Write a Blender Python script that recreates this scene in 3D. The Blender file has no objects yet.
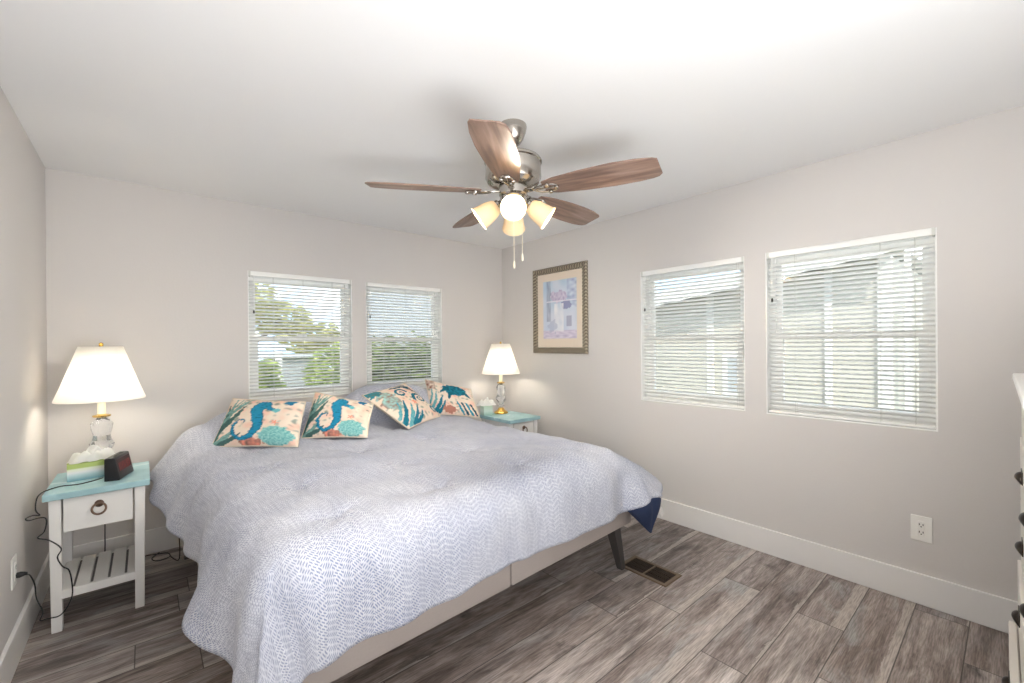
import bpy, bmesh, math, random
from mathutils import Vector, Matrix, noise

random.seed(7)
SC = bpy.context.scene
COL = SC.collection
PI = math.pi
W, D, H = 3.26, 3.482, 2.272          # room: x 0..W, y YF..D, z 0..H
YF = -0.50
TH = 0.12                              # wall thickness

# ------------------------------------------------------------------ camera
FPX = 429.82
cd = bpy.data.cameras.new('camera')
cam = bpy.data.objects.new('camera', cd)
COL.objects.link(cam)
cd.sensor_width = 36.0
cd.lens = FPX / 1024.0 * 36.0
cd.shift_x = -0.228 / 1024.0
cd.shift_y = 3.581 / 1024.0
cd.clip_start = 0.02
_t, _r, _q = math.radians(40.569), math.radians(-0.474), math.radians(-0.07)
_F = Vector((math.sin(_t) * math.cos(_q), math.cos(_t) * math.cos(_q), math.sin(_q)))
_R = Vector((math.cos(_t), -math.sin(_t), 0))
_U = _R.cross(_F)
_R2 = _R * math.cos(_r) + _U * math.sin(_r)
_U2 = _R2.cross(_F)
m3 = Matrix((_R2, _U2, -_F)).transposed()
cam.matrix_world = Matrix.Translation((0.40916, 0, 1.272)) @ m3.to_4x4()
SC.camera = cam

# ------------------------------------------------------------------ view, sky, lights
vs = SC.view_settings
SC.display_settings.display_device = 'sRGB'
vs.view_transform = 'Standard'
vs.look = 'None'
vs.exposure = 1.55
vs.gamma = 1.0
vs.use_curve_mapping = False

world = bpy.data.worlds.new('sky')
SC.world = world
world.use_nodes = True
wn, wl = world.node_tree.nodes, world.node_tree.links
wn.clear()
w_out = wn.new('ShaderNodeOutputWorld')
w_bg = wn.new('ShaderNodeBackground')
w_tc = wn.new('ShaderNodeTexCoord')
w_no = wn.new('ShaderNodeTexNoise')
w_no.inputs['Scale'].default_value = 3.2
w_no.inputs['Detail'].default_value = 5
w_rp = wn.new('ShaderNodeValToRGB')
w_rp.color_ramp.elements[0].position = 0.42
w_rp.color_ramp.elements[0].color = (0.42, 0.66, 0.95, 1)
w_rp.color_ramp.elements[1].position = 0.58
w_rp.color_ramp.elements[1].color = (0.97, 0.98, 1.0, 1)
wl.new(w_tc.outputs['Generated'], w_no.inputs['Vector'])
wl.new(w_no.outputs['Fac'], w_rp.inputs['Fac'])
wl.new(w_rp.outputs['Color'], w_bg.inputs['Color'])
w_bg.inputs['Strength'].default_value = 1.12
wl.new(w_bg.outputs['Background'], w_out.inputs['Surface'])

def add_light(name, kind, loc, energy, color=(1, 1, 1), target=None, size=1.0, size_y=None, angle=None):
    l = bpy.data.lights.new(name, kind)
    l.energy = energy
    l.color = color
    if kind == 'AREA':
        l.shape = 'RECTANGLE'
        l.size = size
        l.size_y = size_y or size
    if kind == 'SUN':
        l.angle = angle or 0.01
    if kind == 'POINT':
        l.shadow_soft_size = size
    o = bpy.data.objects.new(name, l)
    COL.objects.link(o)
    o.location = loc
    if target is not None:
        o.rotation_euler = (Vector(target) - Vector(loc)).to_track_quat('-Z', 'Y').to_euler()
    return o

add_light('sun', 'SUN', (-4, -3, 6), 2.0, (1, 0.96, 0.88), (0.9, 1.1, 0), angle=0.012)
# added soft fill light at the closed wall behind the camera
add_light('front_fill', 'AREA', (1.05, YF + 0.03, 1.45), 8, (0.96, 0.98, 1.0), (1.15, 3.0, 2.0), 2.0, 1.4)
# the photographer's flash, bounced off the ceiling beside the camera
add_light('bounce_flash', 'AREA', (0.85, -0.18, 0.95), 11.3, (0.955, 0.98, 1.0), (1.20, 0.70, 2.27), 0.9, 0.5)

# ------------------------------------------------------------------ material helpers
def srgb(r, g, b):
    f = lambda c: (c / 255 / 12.92) if c / 255 <= 0.04045 else ((c / 255 + 0.055) / 1.055) ** 2.4
    return (f(r), f(g), f(b), 1)

class NT:
    def __init__(self, name):
        self.m = bpy.data.materials.new(name)
        self.m.use_nodes = True
        self.t = self.m.node_tree
        self.n, self.l = self.t.nodes, self.t.links
        self.b = self.n['Principled BSDF']
        self.out = self.n['Material Output']
    def new(self, typ, **kw):
        x = self.n.new(typ)
        for k, v in kw.items():
            if hasattr(x, k) and k not in x.inputs:
                setattr(x, k, v)
            else:
                x.inputs[k].default_value = v
        return x
    def link(self, a, b):
        self.l.new(a, b)
    def math(self, op, a, b=None, c=None):
        x = self.n.new('ShaderNodeMath')
        x.operation = op
        for i, v in enumerate((a, b, c)):
            if v is None:
                continue
            if isinstance(v, (int, float)):
                x.inputs[i].default_value = v
            else:
                self.l.new(v, x.inputs[i])
        return x.outputs[0]
    def mix(self, fac, a, b, mode='MIX'):
        x = self.n.new('ShaderNodeMix')
        x.data_type = 'RGBA'
        x.blend_type = mode
        for sock, v in ((x.inputs[0], fac), (x.inputs[6], a), (x.inputs[7], b)):
            if isinstance(v, (int, float, tuple)):
                sock.default_value = v
            else:
                self.l.new(v, sock)
        return x.outputs[2]
    def bump(self, height, strength=0.2, dist=0.01):
        x = self.n.new('ShaderNodeBump')
        x.inputs['Strength'].default_value = strength
        x.inputs['Distance'].default_value = dist
        self.l.new(height, x.inputs['Height'])
        self.l.new(x.outputs[0], self.b.inputs['Normal'])
    def ramp(self, fac, stops):
        x = self.n.new('ShaderNodeValToRGB')
        e = x.color_ramp.elements
        while len(e) < len(stops):
            e.new(0.5)
        for i, (p, c) in enumerate(stops):
            e[i].position = p
            e[i].color = c
        self.l.new(fac, x.inputs[0])
        return x.outputs[0]

def plain(name, col, rough=0.5, metal=0.0, noise_amt=0.0, nscale=20, bump=0.0, bscale=200, spec=None):
    n = NT(name)
    n.b.inputs['Roughness'].default_value = rough
    n.b.inputs['Metallic'].default_value = metal
    if spec is not None:
        n.b.inputs['Specular IOR Level'].default_value = spec
    tc = n.new('ShaderNodeTexCoord')
    nz = n.new('ShaderNodeTexNoise', Scale=nscale, Detail=3.0)
    n.link(tc.outputs['Object'], nz.inputs['Vector'])
    k = 1 - noise_amt
    dark = (col[0] * k, col[1] * k, col[2] * k, 1)
    n.link(n.mix(nz.outputs['Fac'], dark, col), n.b.inputs['Base Color'])
    if bump:
        nb = n.new('ShaderNodeTexNoise', Scale=bscale, Detail=2.0)
        n.link(tc.outputs['Object'], nb.inputs['Vector'])
        n.bump(nb.outputs['Fac'], bump, 0.004)
    return n.m

def emit(name, col, strength):
    n = NT(name)
    n.b.inputs['Base Color'].default_value = col
    n.b.inputs['Emission Color'].default_value = col
    n.b.inputs['Emission Strength'].default_value = strength
    return n.m

def translucent(name, col, rough=0.8, tr=0.5, glow=0.0):
    n = NT(name)
    d = n.new('ShaderNodeBsdfDiffuse', Color=col)
    t = n.new('ShaderNodeBsdfTranslucent', Color=col)
    mx = n.new('ShaderNodeMixShader')
    mx.inputs[0].default_value = tr
    n.link(d.outputs[0], mx.inputs[1])
    n.link(t.outputs[0], mx.inputs[2])
    n.n.remove(n.b)
    n.link(mx.outputs[0], n.out.inputs[0])
    return n.m

def glassy(name, col=(1, 1, 1, 1), rough=0.0, thin=True):
    n = NT(name)
    if thin:
        n.n.remove(n.b)
        t = n.new('ShaderNodeBsdfTransparent', Color=(0.97, 0.98, 0.98, 1))
        g = n.new('ShaderNodeBsdfGlossy', Roughness=0.02)
        fr = n.new('ShaderNodeFresnel', IOR=1.45)
        mx = n.new('ShaderNodeMixShader')
        n.link(fr.outputs[0], mx.inputs[0])
        n.link(t.outputs[0], mx.inputs[1])
        n.link(g.outputs[0], mx.inputs[2])
        n.link(mx.outputs[0], n.out.inputs[0])
    else:
        n.b.inputs['Base Color'].default_value = col
        n.b.inputs['Roughness'].default_value = rough
        n.b.inputs['Transmission Weight'].default_value = 0.92
        n.b.inputs['IOR'].default_value = 1.45
    return n.m

def vcol_mat(name, rough=0.8, weave=0.0):
    n = NT(name)
    a = n.new('ShaderNodeAttribute', attribute_name='art')
    n.link(a.outputs['Color'], n.b.inputs['Base Color'])
    n.b.inputs['Roughness'].default_value = rough
    n.b.inputs['Specular IOR Level'].default_value = 0.2
    if weave:
        tc = n.new('ShaderNodeTexCoord')
        nb = n.new('ShaderNodeTexNoise', Scale=260.0)
        n.link(tc.outputs['Object'], nb.inputs['Vector'])
        n.bump(nb.outputs['Fac'], weave, 0.003)
    return n.m

M = {}
M['wall'] = plain('wall_paint', srgb(212, 208, 205), 0.75, noise_amt=0.02, nscale=2, bump=0.10, bscale=90, spec=0.2)
M['ceiling'] = plain('ceiling_paint', srgb(238, 237, 236), 0.85, noise_amt=0.01, nscale=2, bump=0.05, bscale=70, spec=0.1)
M['trim'] = plain('trim_paint', srgb(232, 230, 228), 0.35, noise_amt=0.02)
M['vinyl'] = plain('window_vinyl', srgb(246, 246, 243), 0.35, noise_amt=0.01)
M['slat'] = plain('blind_slat', srgb(244, 244, 240), 0.4, noise_amt=0.01)
M['cord_white'] = plain('blind_cord', srgb(214, 214, 208), 0.7)
M['black'] = plain('black_rubber', srgb(22, 22, 24), 0.45)
M['glass'] = glassy('window_glass')
M['crystal'] = glassy('lamp_crystal', (0.98, 0.99, 1, 1), 0.03, False)
M['brass'] = plain('polished_brass', srgb(226, 186, 96), 0.22, 1.0, 0.1, 30)
M['nickel'] = plain('brushed_nickel', srgb(186, 180, 172), 0.16, 1.0, 0.08, 60)
M['bronze'] = plain('dark_bronze', srgb(74, 62, 52), 0.4, 0.8, 0.2, 60)
M['vent_frame'] = plain('vent_bronze', srgb(124, 106, 88), 0.45, 0.5, 0.2, 40)
M['vent_dark'] = plain('vent_louver', srgb(58, 44, 34), 0.5, 0.4, 0.2, 40)
M['ring'] = plain('aged_ring', srgb(120, 98, 84), 0.4, 0.8, 0.2, 60)
M['ns_white'] = plain('chalk_white_paint', srgb(236, 234, 230), 0.55, noise_amt=0.04, nscale=8, bump=0.05, bscale=60)
M['ns_shadow'] = plain('slat_gap_shade', srgb(120, 118, 116), 0.8)
M['shade'] = translucent('lamp_shade_fabric', (0.95, 0.93, 0.89, 1), tr=0.42)
M['fan_glass'] = translucent('fan_shade_glass', (0.95, 0.78, 0.52, 1), tr=0.04)
M['bulb'] = emit('fan_bulb_light', (1.0, 0.94, 0.84, 1), 570)
M['bulb_lamp'] = emit('table_bulb_light', (1.0, 0.93, 0.81, 1), 25)
M['candle'] = plain('candle_sleeve', srgb(246, 236, 210), 0.5)
M['rail_fabric'] = plain('bed_rail_fabric', srgb(176, 166, 160), 0.9, noise_amt=0.08, nscale=120, bump=0.25, bscale=500, spec=0.1)
M['bed_leg'] = plain('bed_leg_wood', srgb(74, 70, 68), 0.5, noise_amt=0.2, nscale=20)
M['mattress'] = plain('mattress_ticking', srgb(224, 222, 218), 0.9, noise_amt=0.03)
M['lining'] = plain('navy_lining', srgb(58, 70, 100), 0.75, noise_amt=0.2, nscale=30, bump=0.3, bscale=60, spec=0.15)
M['tag_white'] = plain('care_label', srgb(232, 230, 226), 0.8)
M['pillow_back'] = plain('pillow_cream', srgb(226, 212, 192), 0.9, noise_amt=0.05, nscale=60, bump=0.2, bscale=300, spec=0.1)
M['art'] = vcol_mat('printed_cotton', 0.9, 0.2)
M['print'] = vcol_mat('paper_print', 0.5)
M['mat_board'] = plain('mat_board', srgb(228, 214, 198), 0.8, noise_amt=0.02)
M['tissue'] = translucent('tissue_paper', (0.92, 0.92, 0.90, 1), tr=0.3)
M['clock_black'] = plain('clock_plastic', srgb(24, 22, 24), 0.35)
M['dresser'] = plain('dresser_paint', srgb(230, 224, 216), 0.4, noise_amt=0.03, nscale=6)
M['dresser_top'] = plain('dresser_top_paint', srgb(238, 236, 232), 0.3, noise_amt=0.02, nscale=6)
M['pull'] = plain('blackened_pull', srgb(58, 52, 48), 0.3, 0.9, 0.15, 60)
M['outlet'] = plain('outlet_plastic', srgb(240, 238, 232), 0.35)
M['slot'] = plain('outlet_slot', srgb(60, 56, 52), 0.6)
M['sand'] = plain('yard_ground', srgb(150, 150, 118), 0.95, noise_amt=0.35, nscale=3)
M['roof'] = plain('roof_metal', srgb(196, 198, 202), 0.5, noise_amt=0.1)
M['white_out'] = plain('outdoor_white', srgb(214, 212, 206), 0.5, noise_amt=0.03)
M['far_wall'] = plain('pale_stucco', srgb(196, 188, 172), 0.9, noise_amt=0.08, nscale=4)
M['bark'] = plain('bark', srgb(112, 96, 78), 0.9, noise_amt=0.4, nscale=12)
M['shed'] = plain('shed_grey', srgb(168, 172, 174), 0.7, noise_amt=0.1)

def leaf_mat(name, a, b):
    n = NT(name)
    oi = n.new('ShaderNodeTexCoord')
    nz = n.new('ShaderNodeTexNoise', Scale=9.0, Detail=2.0)
    n.link(oi.outputs['Object'], nz.inputs['Vector'])
    c = n.ramp(nz.outputs['Fac'], [(0.35, a), (0.65, b)])
    d = n.new('ShaderNodeBsdfDiffuse')
    t = n.new('ShaderNodeBsdfTranslucent')
    mx = n.new('ShaderNodeMixShader')
    mx.inputs[0].default_value = 0.35
    n.link(c, d.inputs[0]); n.link(c, t.inputs[0])
    n.link(d.outputs[0], mx.inputs[1]); n.link(t.outputs[0], mx.inputs[2])
    n.n.remove(n.b)
    n.link(mx.outputs[0], n.out.inputs[0])
    return n.m
M['leaf_bright'] = leaf_mat('leaf_bright', srgb(124, 148, 66), srgb(184, 194, 112))
M['leaf_dark'] = leaf_mat('leaf_dark', srgb(66, 82, 46), srgb(142, 156, 92))
M['leaf_yellow'] = leaf_mat('leaf_yellow', srgb(164, 164, 92), srgb(206, 200, 140))

def siding_mat():
    n = NT('lap_siding')
    tc = n.new('ShaderNodeTexCoord')
    sp = n.new('ShaderNodeSeparateXYZ')
    n.link(tc.outputs['Object'], sp.inputs[0])
    fr = n.math('FRACT', n.math('MULTIPLY', sp.outputs['Z'], 7.5))
    c = n.ramp(fr, [(0.0, srgb(140, 135, 124)), (0.08, srgb(184, 179, 167)), (1.0, srgb(190, 185, 173))])
    n.link(c, n.b.inputs['Base Color'])
    n.b.inputs['Roughness'].default_value = 0.7
    n.bump(fr, 0.5, 0.02)
    return n.m
M['siding'] = siding_mat()

def floor_mat():
    n = NT('rustic_plank_floor')
    tc = n.new('ShaderNodeTexCoord')
    sp = n.new('ShaderNodeSeparateXYZ')
    n.link(tc.outputs['Object'], sp.inputs[0])
    x, y = sp.outputs['X'], sp.outputs['Y']
    PW, PL = 0.178, 1.22
    v = n.math('DIVIDE', n.math('ADD', y, 2.0), PW)
    row = n.math('FLOOR', v)
    fv = n.math('FRACT', v)
    wr = n.new('ShaderNodeTexWhiteNoise', noise_dimensions='1D')
    n.link(row, wr.inputs['W'])
    u = n.math('ADD', n.math('DIVIDE', n.math('ADD', x, 4.0), PL), wr.outputs['Value'])
    colm = n.math('FLOOR', u)
    fu = n.math('FRACT', u)
    cmb = n.new('ShaderNodeCombineXYZ')
    n.link(row, cmb.inputs[0]); n.link(colm, cmb.inputs[1])
    wp = n.new('ShaderNodeTexWhiteNoise', noise_dimensions='2D')
    n.link(cmb.outputs[0], wp.inputs['Vector'])
    rnd = wp.outputs['Value']
    rsep = n.new('ShaderNodeSeparateColor')
    n.link(wp.outputs['Color'], rsep.inputs[0])
    rnd2, rnd3 = rsep.outputs[1], rsep.outputs[2]
    # grain coordinates shifted for each plank
    gx = n.math('ADD', n.math('MULTIPLY', x, 2.2), n.math('MULTIPLY', rnd, 37.0))
    gy = n.math('ADD', n.math('MULTIPLY', y, 19.0), n.math('MULTIPLY', rnd, 91.0))
    gc = n.new('ShaderNodeCombineXYZ')
    n.link(gx, gc.inputs[0]); n.link(gy, gc.inputs[1])
    g1 = n.new('ShaderNodeTexNoise', Scale=1.0, Detail=10.0, Roughness=0.70, Distortion=0.6)
    n.link(gc.outputs[0], g1.inputs['Vector'])
    gc2 = n.new('ShaderNodeCombineXYZ')
    n.link(n.math('ADD', n.math('MULTIPLY', x, 2.4), n.math('MULTIPLY', rnd, 53.0)), gc2.inputs[0])
    n.link(n.math('ADD', n.math('MULTIPLY', y, 5.0), n.math('MULTIPLY', rnd, 17.0)), gc2.inputs[1])
    g2 = n.new('ShaderNodeTexNoise', Scale=1.0, Detail=5.0, Roughness=0.6, Distortion=1.2)
    n.link(gc2.outputs[0], g2.inputs['Vector'])
    gc3 = n.new('ShaderNodeCombineXYZ')
    n.link(n.math('MULTIPLY', x, 14.0), gc3.inputs[0])
    n.link(n.math('ADD', n.math('MULTIPLY', y, 210.0), n.math('MULTIPLY', rnd, 40.0)), gc3.inputs[1])
    g3 = n.new('ShaderNodeTexNoise', Scale=1.0, Detail=3.0)
    n.link(gc3.outputs[0], g3.inputs['Vector'])
    base = n.ramp(g1.outputs['Fac'], [(0.28, srgb(72, 64, 62)), (0.42, srgb(124, 114, 109)), (0.54, srgb(156, 147, 142)), (0.70, srgb(192, 184, 180))])
    warm = n.mix(0.55, base, srgb(134, 112, 98), 'MULTIPLY')
    tint = n.ramp(rnd, [(0.0, srgb(140, 130, 126)), (0.3, srgb(214, 212, 214)), (0.55, srgb(170, 156, 148)), (0.8, srgb(226, 222, 220)), (1.0, srgb(255, 255, 255))])
    c = n.mix(0.75, base, tint, 'MULTIPLY')
    c = n.mix(1.0, c, (1.66, 1.66, 1.66, 1), 'MULTIPLY')
    # cloudy grey wash and dark knots
    wash = n.ramp(g2.outputs['Fac'], [(0.50, (0, 0, 0, 1)), (0.66, (1, 1, 1, 1))])
    c = n.mix(n.math('MULTIPLY', wash, n.math('ADD', 0.15, n.math('MULTIPLY', rnd2, 0.8))), c, srgb(178, 177, 176))
    knots = n.ramp(g2.outputs['Fac'], [(0.30, (1, 1, 1, 1)), (0.43, (0, 0, 0, 1))])
    c = n.mix(n.math('MULTIPLY', knots, n.math('ADD', 0.25, n.math('MULTIPLY', rnd3, 0.7))), c, srgb(66, 59, 60))
    # cream sapwood along one edge of some planks
    ed = n.math('ADD', fv, n.math('MULTIPLY', n.math('SUBTRACT', g1.outputs['Fac'], 0.5), 0.5))
    e1 = n.math('LESS_THAN', ed, n.math('MULTIPLY', n.math('SUBTRACT', rnd2, 0.30), 0.40))
    c = n.mix(n.math('MULTIPLY', e1, 0.72), c, srgb(206, 196, 188))
    c = n.mix(0.45, c, n.ramp(g3.outputs['Fac'], [(0.36, srgb(118, 112, 108)), (0.60, (1, 1, 1, 1))]), 'MULTIPLY')
    # joints
    j = n.math('MINIMUM', n.math('MULTIPLY', n.math('MINIMUM', fv, n.math('SUBTRACT', 1.0, fv)), PW),
               n.math('MULTIPLY', n.math('MINIMUM', fu, n.math('SUBTRACT', 1.0, fu)), PL))
    jm = n.math('LESS_THAN', j, 0.0021)
    c = n.mix(n.math('MULTIPLY', jm, 0.75), c, srgb(52, 46, 44))
    n.link(c, n.b.inputs['Base Color'])
    n.b.inputs['Roughness'].default_value = 0.42
    n.b.inputs['Specular IOR Level'].default_value = 0.35
    n.bump(n.math('SUBTRACT', g3.outputs['Fac'], n.math('MULTIPLY', jm, 2.0)), 0.12, 0.004)
    return n.m
M['floor'] = floor_mat()

def duvet_mat():
    n = NT('woven_comforter')
    uv = n.new('ShaderNodeUVMap', uv_map='cloth')
    sp = n.new('ShaderNodeSeparateXYZ')
    n.link(uv.outputs[0], sp.inputs[0])
    u, v = sp.outputs['X'], sp.outputs['Y']
    # zigzag of short dashes
    zz = n.math('PINGPONG', n.math('ADD', u, 20.0), 0.030)
    nd = n.new('ShaderNodeTexNoise', Scale=14.0, Detail=2.0)
    n.link(uv.outputs[0], nd.inputs['Vector'])
    w = n.math('ADD', n.math('ADD', n.math('ADD', v, 20.0), n.math('MULTIPLY', zz, 1.0)), n.math('MULTIPLY', nd.outputs['Fac'], 0.03))
    band = n.math('FRACT', n.math('DIVIDE', w, 0.0096))
    dash = n.math('FRACT', n.math('ADD', n.math('DIVIDE', n.math('ADD', u, 20.0), 0.0125), n.math('MULTIPLY', n.math('FLOOR', n.math('DIVIDE', w, 0.0096)), 0.5)))
    m1 = n.math('LESS_THAN', n.math('ABSOLUTE', n.math('SUBTRACT', band, 0.5)), 0.26)
    m2 = n.math('LESS_THAN', n.math('ABSOLUTE', n.math('SUBTRACT', dash, 0.5)), 0.34)
    d = n.math('MULTIPLY', m1, m2)
    n1 = n.new('ShaderNodeTexNoise', Scale=6.0, Detail=4.0)
    n.link(uv.outputs[0], n1.inputs['Vector'])
    n2 = n.new('ShaderNodeTexNoise', Scale=2.2, Detail=2.0)
    n.link(uv.outputs[0], n2.inputs['Vector'])
    mp = n.new('ShaderNodeMapping')
    mp.inputs['Scale'].default_value = (120, 14, 1)
    mp.inputs['Rotation'].default_value = (0, 0, 0.35)
    n.link(uv.outputs[0], mp.inputs['Vector'])
    n3 = n.new('ShaderNodeTexNoise', Scale=1.0, Detail=2.0)
    n.link(mp.outputs[0], n3.inputs['Vector'])
    dashcol = n.ramp(n2.outputs['Fac'], [(0.38, srgb(132, 142, 172)), (0.62, srgb(168, 172, 186))])
    white = n.ramp(n1.outputs['Fac'], [(0.3, srgb(200, 202, 212)), (0.7, srgb(216, 217, 222))])
    c = n.mix(n.math('MULTIPLY', d, 0.88), white, dashcol)
    c = n.mix(0.35, c, n.ramp(n3.outputs['Fac'], [(0.35, srgb(182, 185, 200)), (0.65, (1, 1, 1, 1))]), 'MULTIPLY')
    n.link(c, n.b.inputs['Base Color'])
    n.b.inputs['Roughness'].default_value = 0.95
    n.b.inputs['Specular IOR Level'].default_value = 0.1
    n.b.inputs['Sheen Weight'].default_value = 0.15
    n.bump(n.math('ADD', n3.outputs['Fac'], n.math('MULTIPLY', d, -0.6)), 0.35, 0.004)
    return n.m
M['duvet'] = duvet_mat()

def wood_blade():
    n = NT('fan_blade_wood')
    tc = n.new('ShaderNodeTexCoord')
    mp = n.new('ShaderNodeMapping')
    mp.inputs['Scale'].default_value = (3, 34, 10)
    n.link(tc.outputs['Object'], mp.inputs['Vector'])
    nz = n.new('ShaderNodeTexNoise', Scale=1.0, Detail=6.0, Distortion=0.8)
    n.link(mp.outputs[0], nz.inputs['Vector'])
    c = n.ramp(nz.outputs['Fac'], [(0.3, srgb(100, 78, 68)), (0.5, srgb(134, 108, 94)), (0.7, srgb(158, 132, 118))])
    n.link(c, n.b.inputs['Base Color'])
    n.b.inputs['Roughness'].default_value = 0.45
    return n.m
M['blade'] = wood_blade()

def teal_top():
    n = NT('worn_teal_paint')
    tc = n.new('ShaderNodeTexCoord')
    nz = n.new('ShaderNodeTexNoise', Scale=7.0, Detail=6.0, Distortion=0.8)
    n.link(tc.outputs['Object'], nz.inputs['Vector'])
    c = n.ramp(nz.outputs['Fac'], [(0.30, srgb(146, 184, 190)), (0.60, srgb(168, 203, 207)), (0.68, srgb(214, 227, 227))])
    n.link(c, n.b.inputs['Base Color'])
    n.b.inputs['Roughness'].default_value = 0.5
    return n.m
M['teal'] = teal_top()

def frame_mat():
    n = NT('antique_silver_moulding')
    tc = n.new('ShaderNodeTexCoord')
    wv = n.new('ShaderNodeTexWave', wave_type='BANDS', bands_direction='DIAGONAL', Scale=22.0, Distortion=2.5)
    n.link(tc.outputs['Object'], wv.inputs['Vector'])
    c = n.ramp(wv.outputs['Fac'], [(0.15, srgb(112, 101, 86)), (0.55, srgb(142, 131, 113)), (1.0, srgb(172, 162, 143))])
    n.link(c, n.b.inputs['Base Color'])
    n.b.inputs['Metallic'].default_value = 0.35
    n.b.inputs['Roughness'].default_value = 0.4
    n.bump(wv.outputs['Fac'], 0.4, 0.004)
    return n.m
M['frame'] = frame_mat()

def tissue_box_mat(name, stops):
    n = NT(name)
    tc = n.new('ShaderNodeTexCoord')
    sp = n.new('ShaderNodeSeparateXYZ')
    n.link(tc.outputs['Object'], sp.inputs[0])
    n.link(n.ramp(n.math('MULTIPLY', sp.outputs['Z'], 10.0), stops), n.b.inputs['Base Color'])
    n.b.inputs['Roughness'].default_value = 0.5
    return n.m
M['tbox'] = tissue_box_mat('green_banded_carton', [(0.0, srgb(118, 172, 182)), (0.22, srgb(178, 208, 210)), (0.40, srgb(230, 232, 230)), (0.56, srgb(226, 230, 206)), (0.62, srgb(178, 196, 110))])
M['tbox_mint'] = tissue_box_mat('mint_carton', [(0.0, srgb(150, 190, 180)), (0.4, srgb(206, 224, 214)), (0.9, srgb(190, 214, 190))])

# ------------------------------------------------------------------ mesh helpers
def obj(name, bm, mats, parent=None, smooth=None, loc=None):
    me = bpy.data.meshes.new(name)
    bmesh.ops.recalc_face_normals(bm, faces=bm.faces)
    bm.to_mesh(me)
    bm.free()
    for m in (mats if isinstance(mats, (list, tuple)) else [mats]):
        me.materials.append(m)
    if smooth is not None:
        me.polygons.foreach_set('use_smooth', [True] * len(me.polygons))
        me.set_sharp_from_angle(angle=math.radians(smooth))
    o = bpy.data.objects.new(name, me)
    COL.objects.link(o)
    if parent:
        o.parent = parent
    if loc is not None:
        o.location = loc
    return o

def thing(name, label, cat, loc=(0, 0, 0), rz=0.0, group=None):
    o = bpy.data.objects.new(name, None)
    COL.objects.link(o)
    o.location = loc
    o.rotation_euler = (0, 0, rz)
    tag(o, label, cat, group)
    return o

def tag(o, label, cat, group=None, kind=None):
    o['label'] = label
    o['category'] = cat
    if group:
        o['group'] = group
    if kind:
        o['kind'] = kind
    return o

def struct(o):
    o['kind'] = 'structure'
    return o

def copy_tree(o, parent=None):
    c = o.copy()
    COL.objects.link(c)
    c.parent = parent
    for ch in list(o.children):
        copy_tree(ch, c)
    return c

def box(bm, x0, x1, y0, y1, z0, z1, bevel=0.0, mat=0, mx=None):
    r = bmesh.ops.create_cube(bm, size=1.0)
    vs_ = r['verts']
    for v in vs_:
        v.co = Vector((x0 + (v.co.x + .5) * (x1 - x0), y0 + (v.co.y + .5) * (y1 - y0), z0 + (v.co.z + .5) * (z1 - z0)))
    fs = {f for v in vs_ for f in v.link_faces}
    for f in fs:
        f.material_index = mat
    if bevel:
        es = list({e for v in vs_ for e in v.link_edges})
        rb = bmesh.ops.bevel(bm, geom=es, offset=bevel, segments=2, profile=0.5, affect='EDGES')
        vs_ = list({v for f in rb['faces'] for v in f.verts} | {v for v in vs_ if v.is_valid})
        for f in rb['faces']:
            f.material_index = mat
    if mx is not None:
        bmesh.ops.transform(bm, matrix=mx, verts=vs_)
    return vs_

def lathe(bm, prof, seg=28, mx=None, mat=0, rmod=None, cap=True):
    rings = []
    for r, z in prof:
        ring = []
        for i in range(seg):
            a = 2 * PI * i / seg
            rr = r * (rmod(a, z) if rmod else 1.0)
            co = Vector((rr * math.cos(a), rr * math.sin(a), z))
            if mx is not None:
                co = mx @ co
            ring.append(bm.verts.new(co))
        rings.append(ring)
    for k in range(len(rings) - 1):
        for i in range(seg):
            j = (i + 1) % seg
            f = bm.faces.new((rings[k][i], rings[k][j], rings[k + 1][j], rings[k + 1][i]))
            f.material_index = mat
    if cap:
        for ring in (rings[0], rings[-1]):
            f = bm.faces.new(ring)
            f.material_index = mat
    return rings

def smooth_path(pts, sub=4):
    P = [Vector(p) for p in pts]
    out = []
    for i in range(len(P) - 1):
        p0, p1, p2, p3 = P[max(i - 1, 0)], P[i], P[i + 1], P[min(i + 2, len(P) - 1)]
        for k in range(sub):
            t = k / sub
            out.append(0.5 * ((2 * p1) + (p2 - p0) * t + (2 * p0 - 5 * p1 + 4 * p2 - p3) * t * t + (3 * p1 - p0 - 3 * p2 + p3) * t ** 3))
    out.append(P[-1])
    return out

def tube(bm, pts, rad, seg=8, mat=0, sub=4, closed=False, mx=None):
    P = smooth_path(pts, sub) if sub > 1 else [Vector(p) for p in pts]
    if mx is not None:
        P = [mx @ p for p in P]
    n = len(P)
    rings = []
    prev = None
    for i, p in enumerate(P):
        tng = (P[min(i + 1, n - 1)] - P[max(i - 1, 0)])
        if closed and i in (0, n - 1):
            tng = P[1] - P[n - 2]
        tng.normalize()
        if prev is None:
            a = Vector((0, 0, 1)) if abs(tng.z) < 0.9 else Vector((1, 0, 0))
            nrm = tng.cross(a).normalized()
        else:
            nrm = (prev - tng * prev.dot(tng)).normalized()
        prev = nrm
        bi = tng.cross(nrm)
        r = rad(i / (n - 1)) if callable(rad) else rad
        rings.append([bm.verts.new(p + (nrm * math.cos(2 * PI * k / seg) + bi * math.sin(2 * PI * k / seg)) * r) for k in range(seg)])
    for i in range(n - 1):
        for k in range(seg):
            f = bm.faces.new((rings[i][k], rings[i][(k + 1) % seg], rings[i + 1][(k + 1) % seg], rings[i + 1][k]))
            f.material_index = mat
    for r in (rings[0], rings[-1]):
        f = bm.faces.new(r)
        f.material_index = mat

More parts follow.
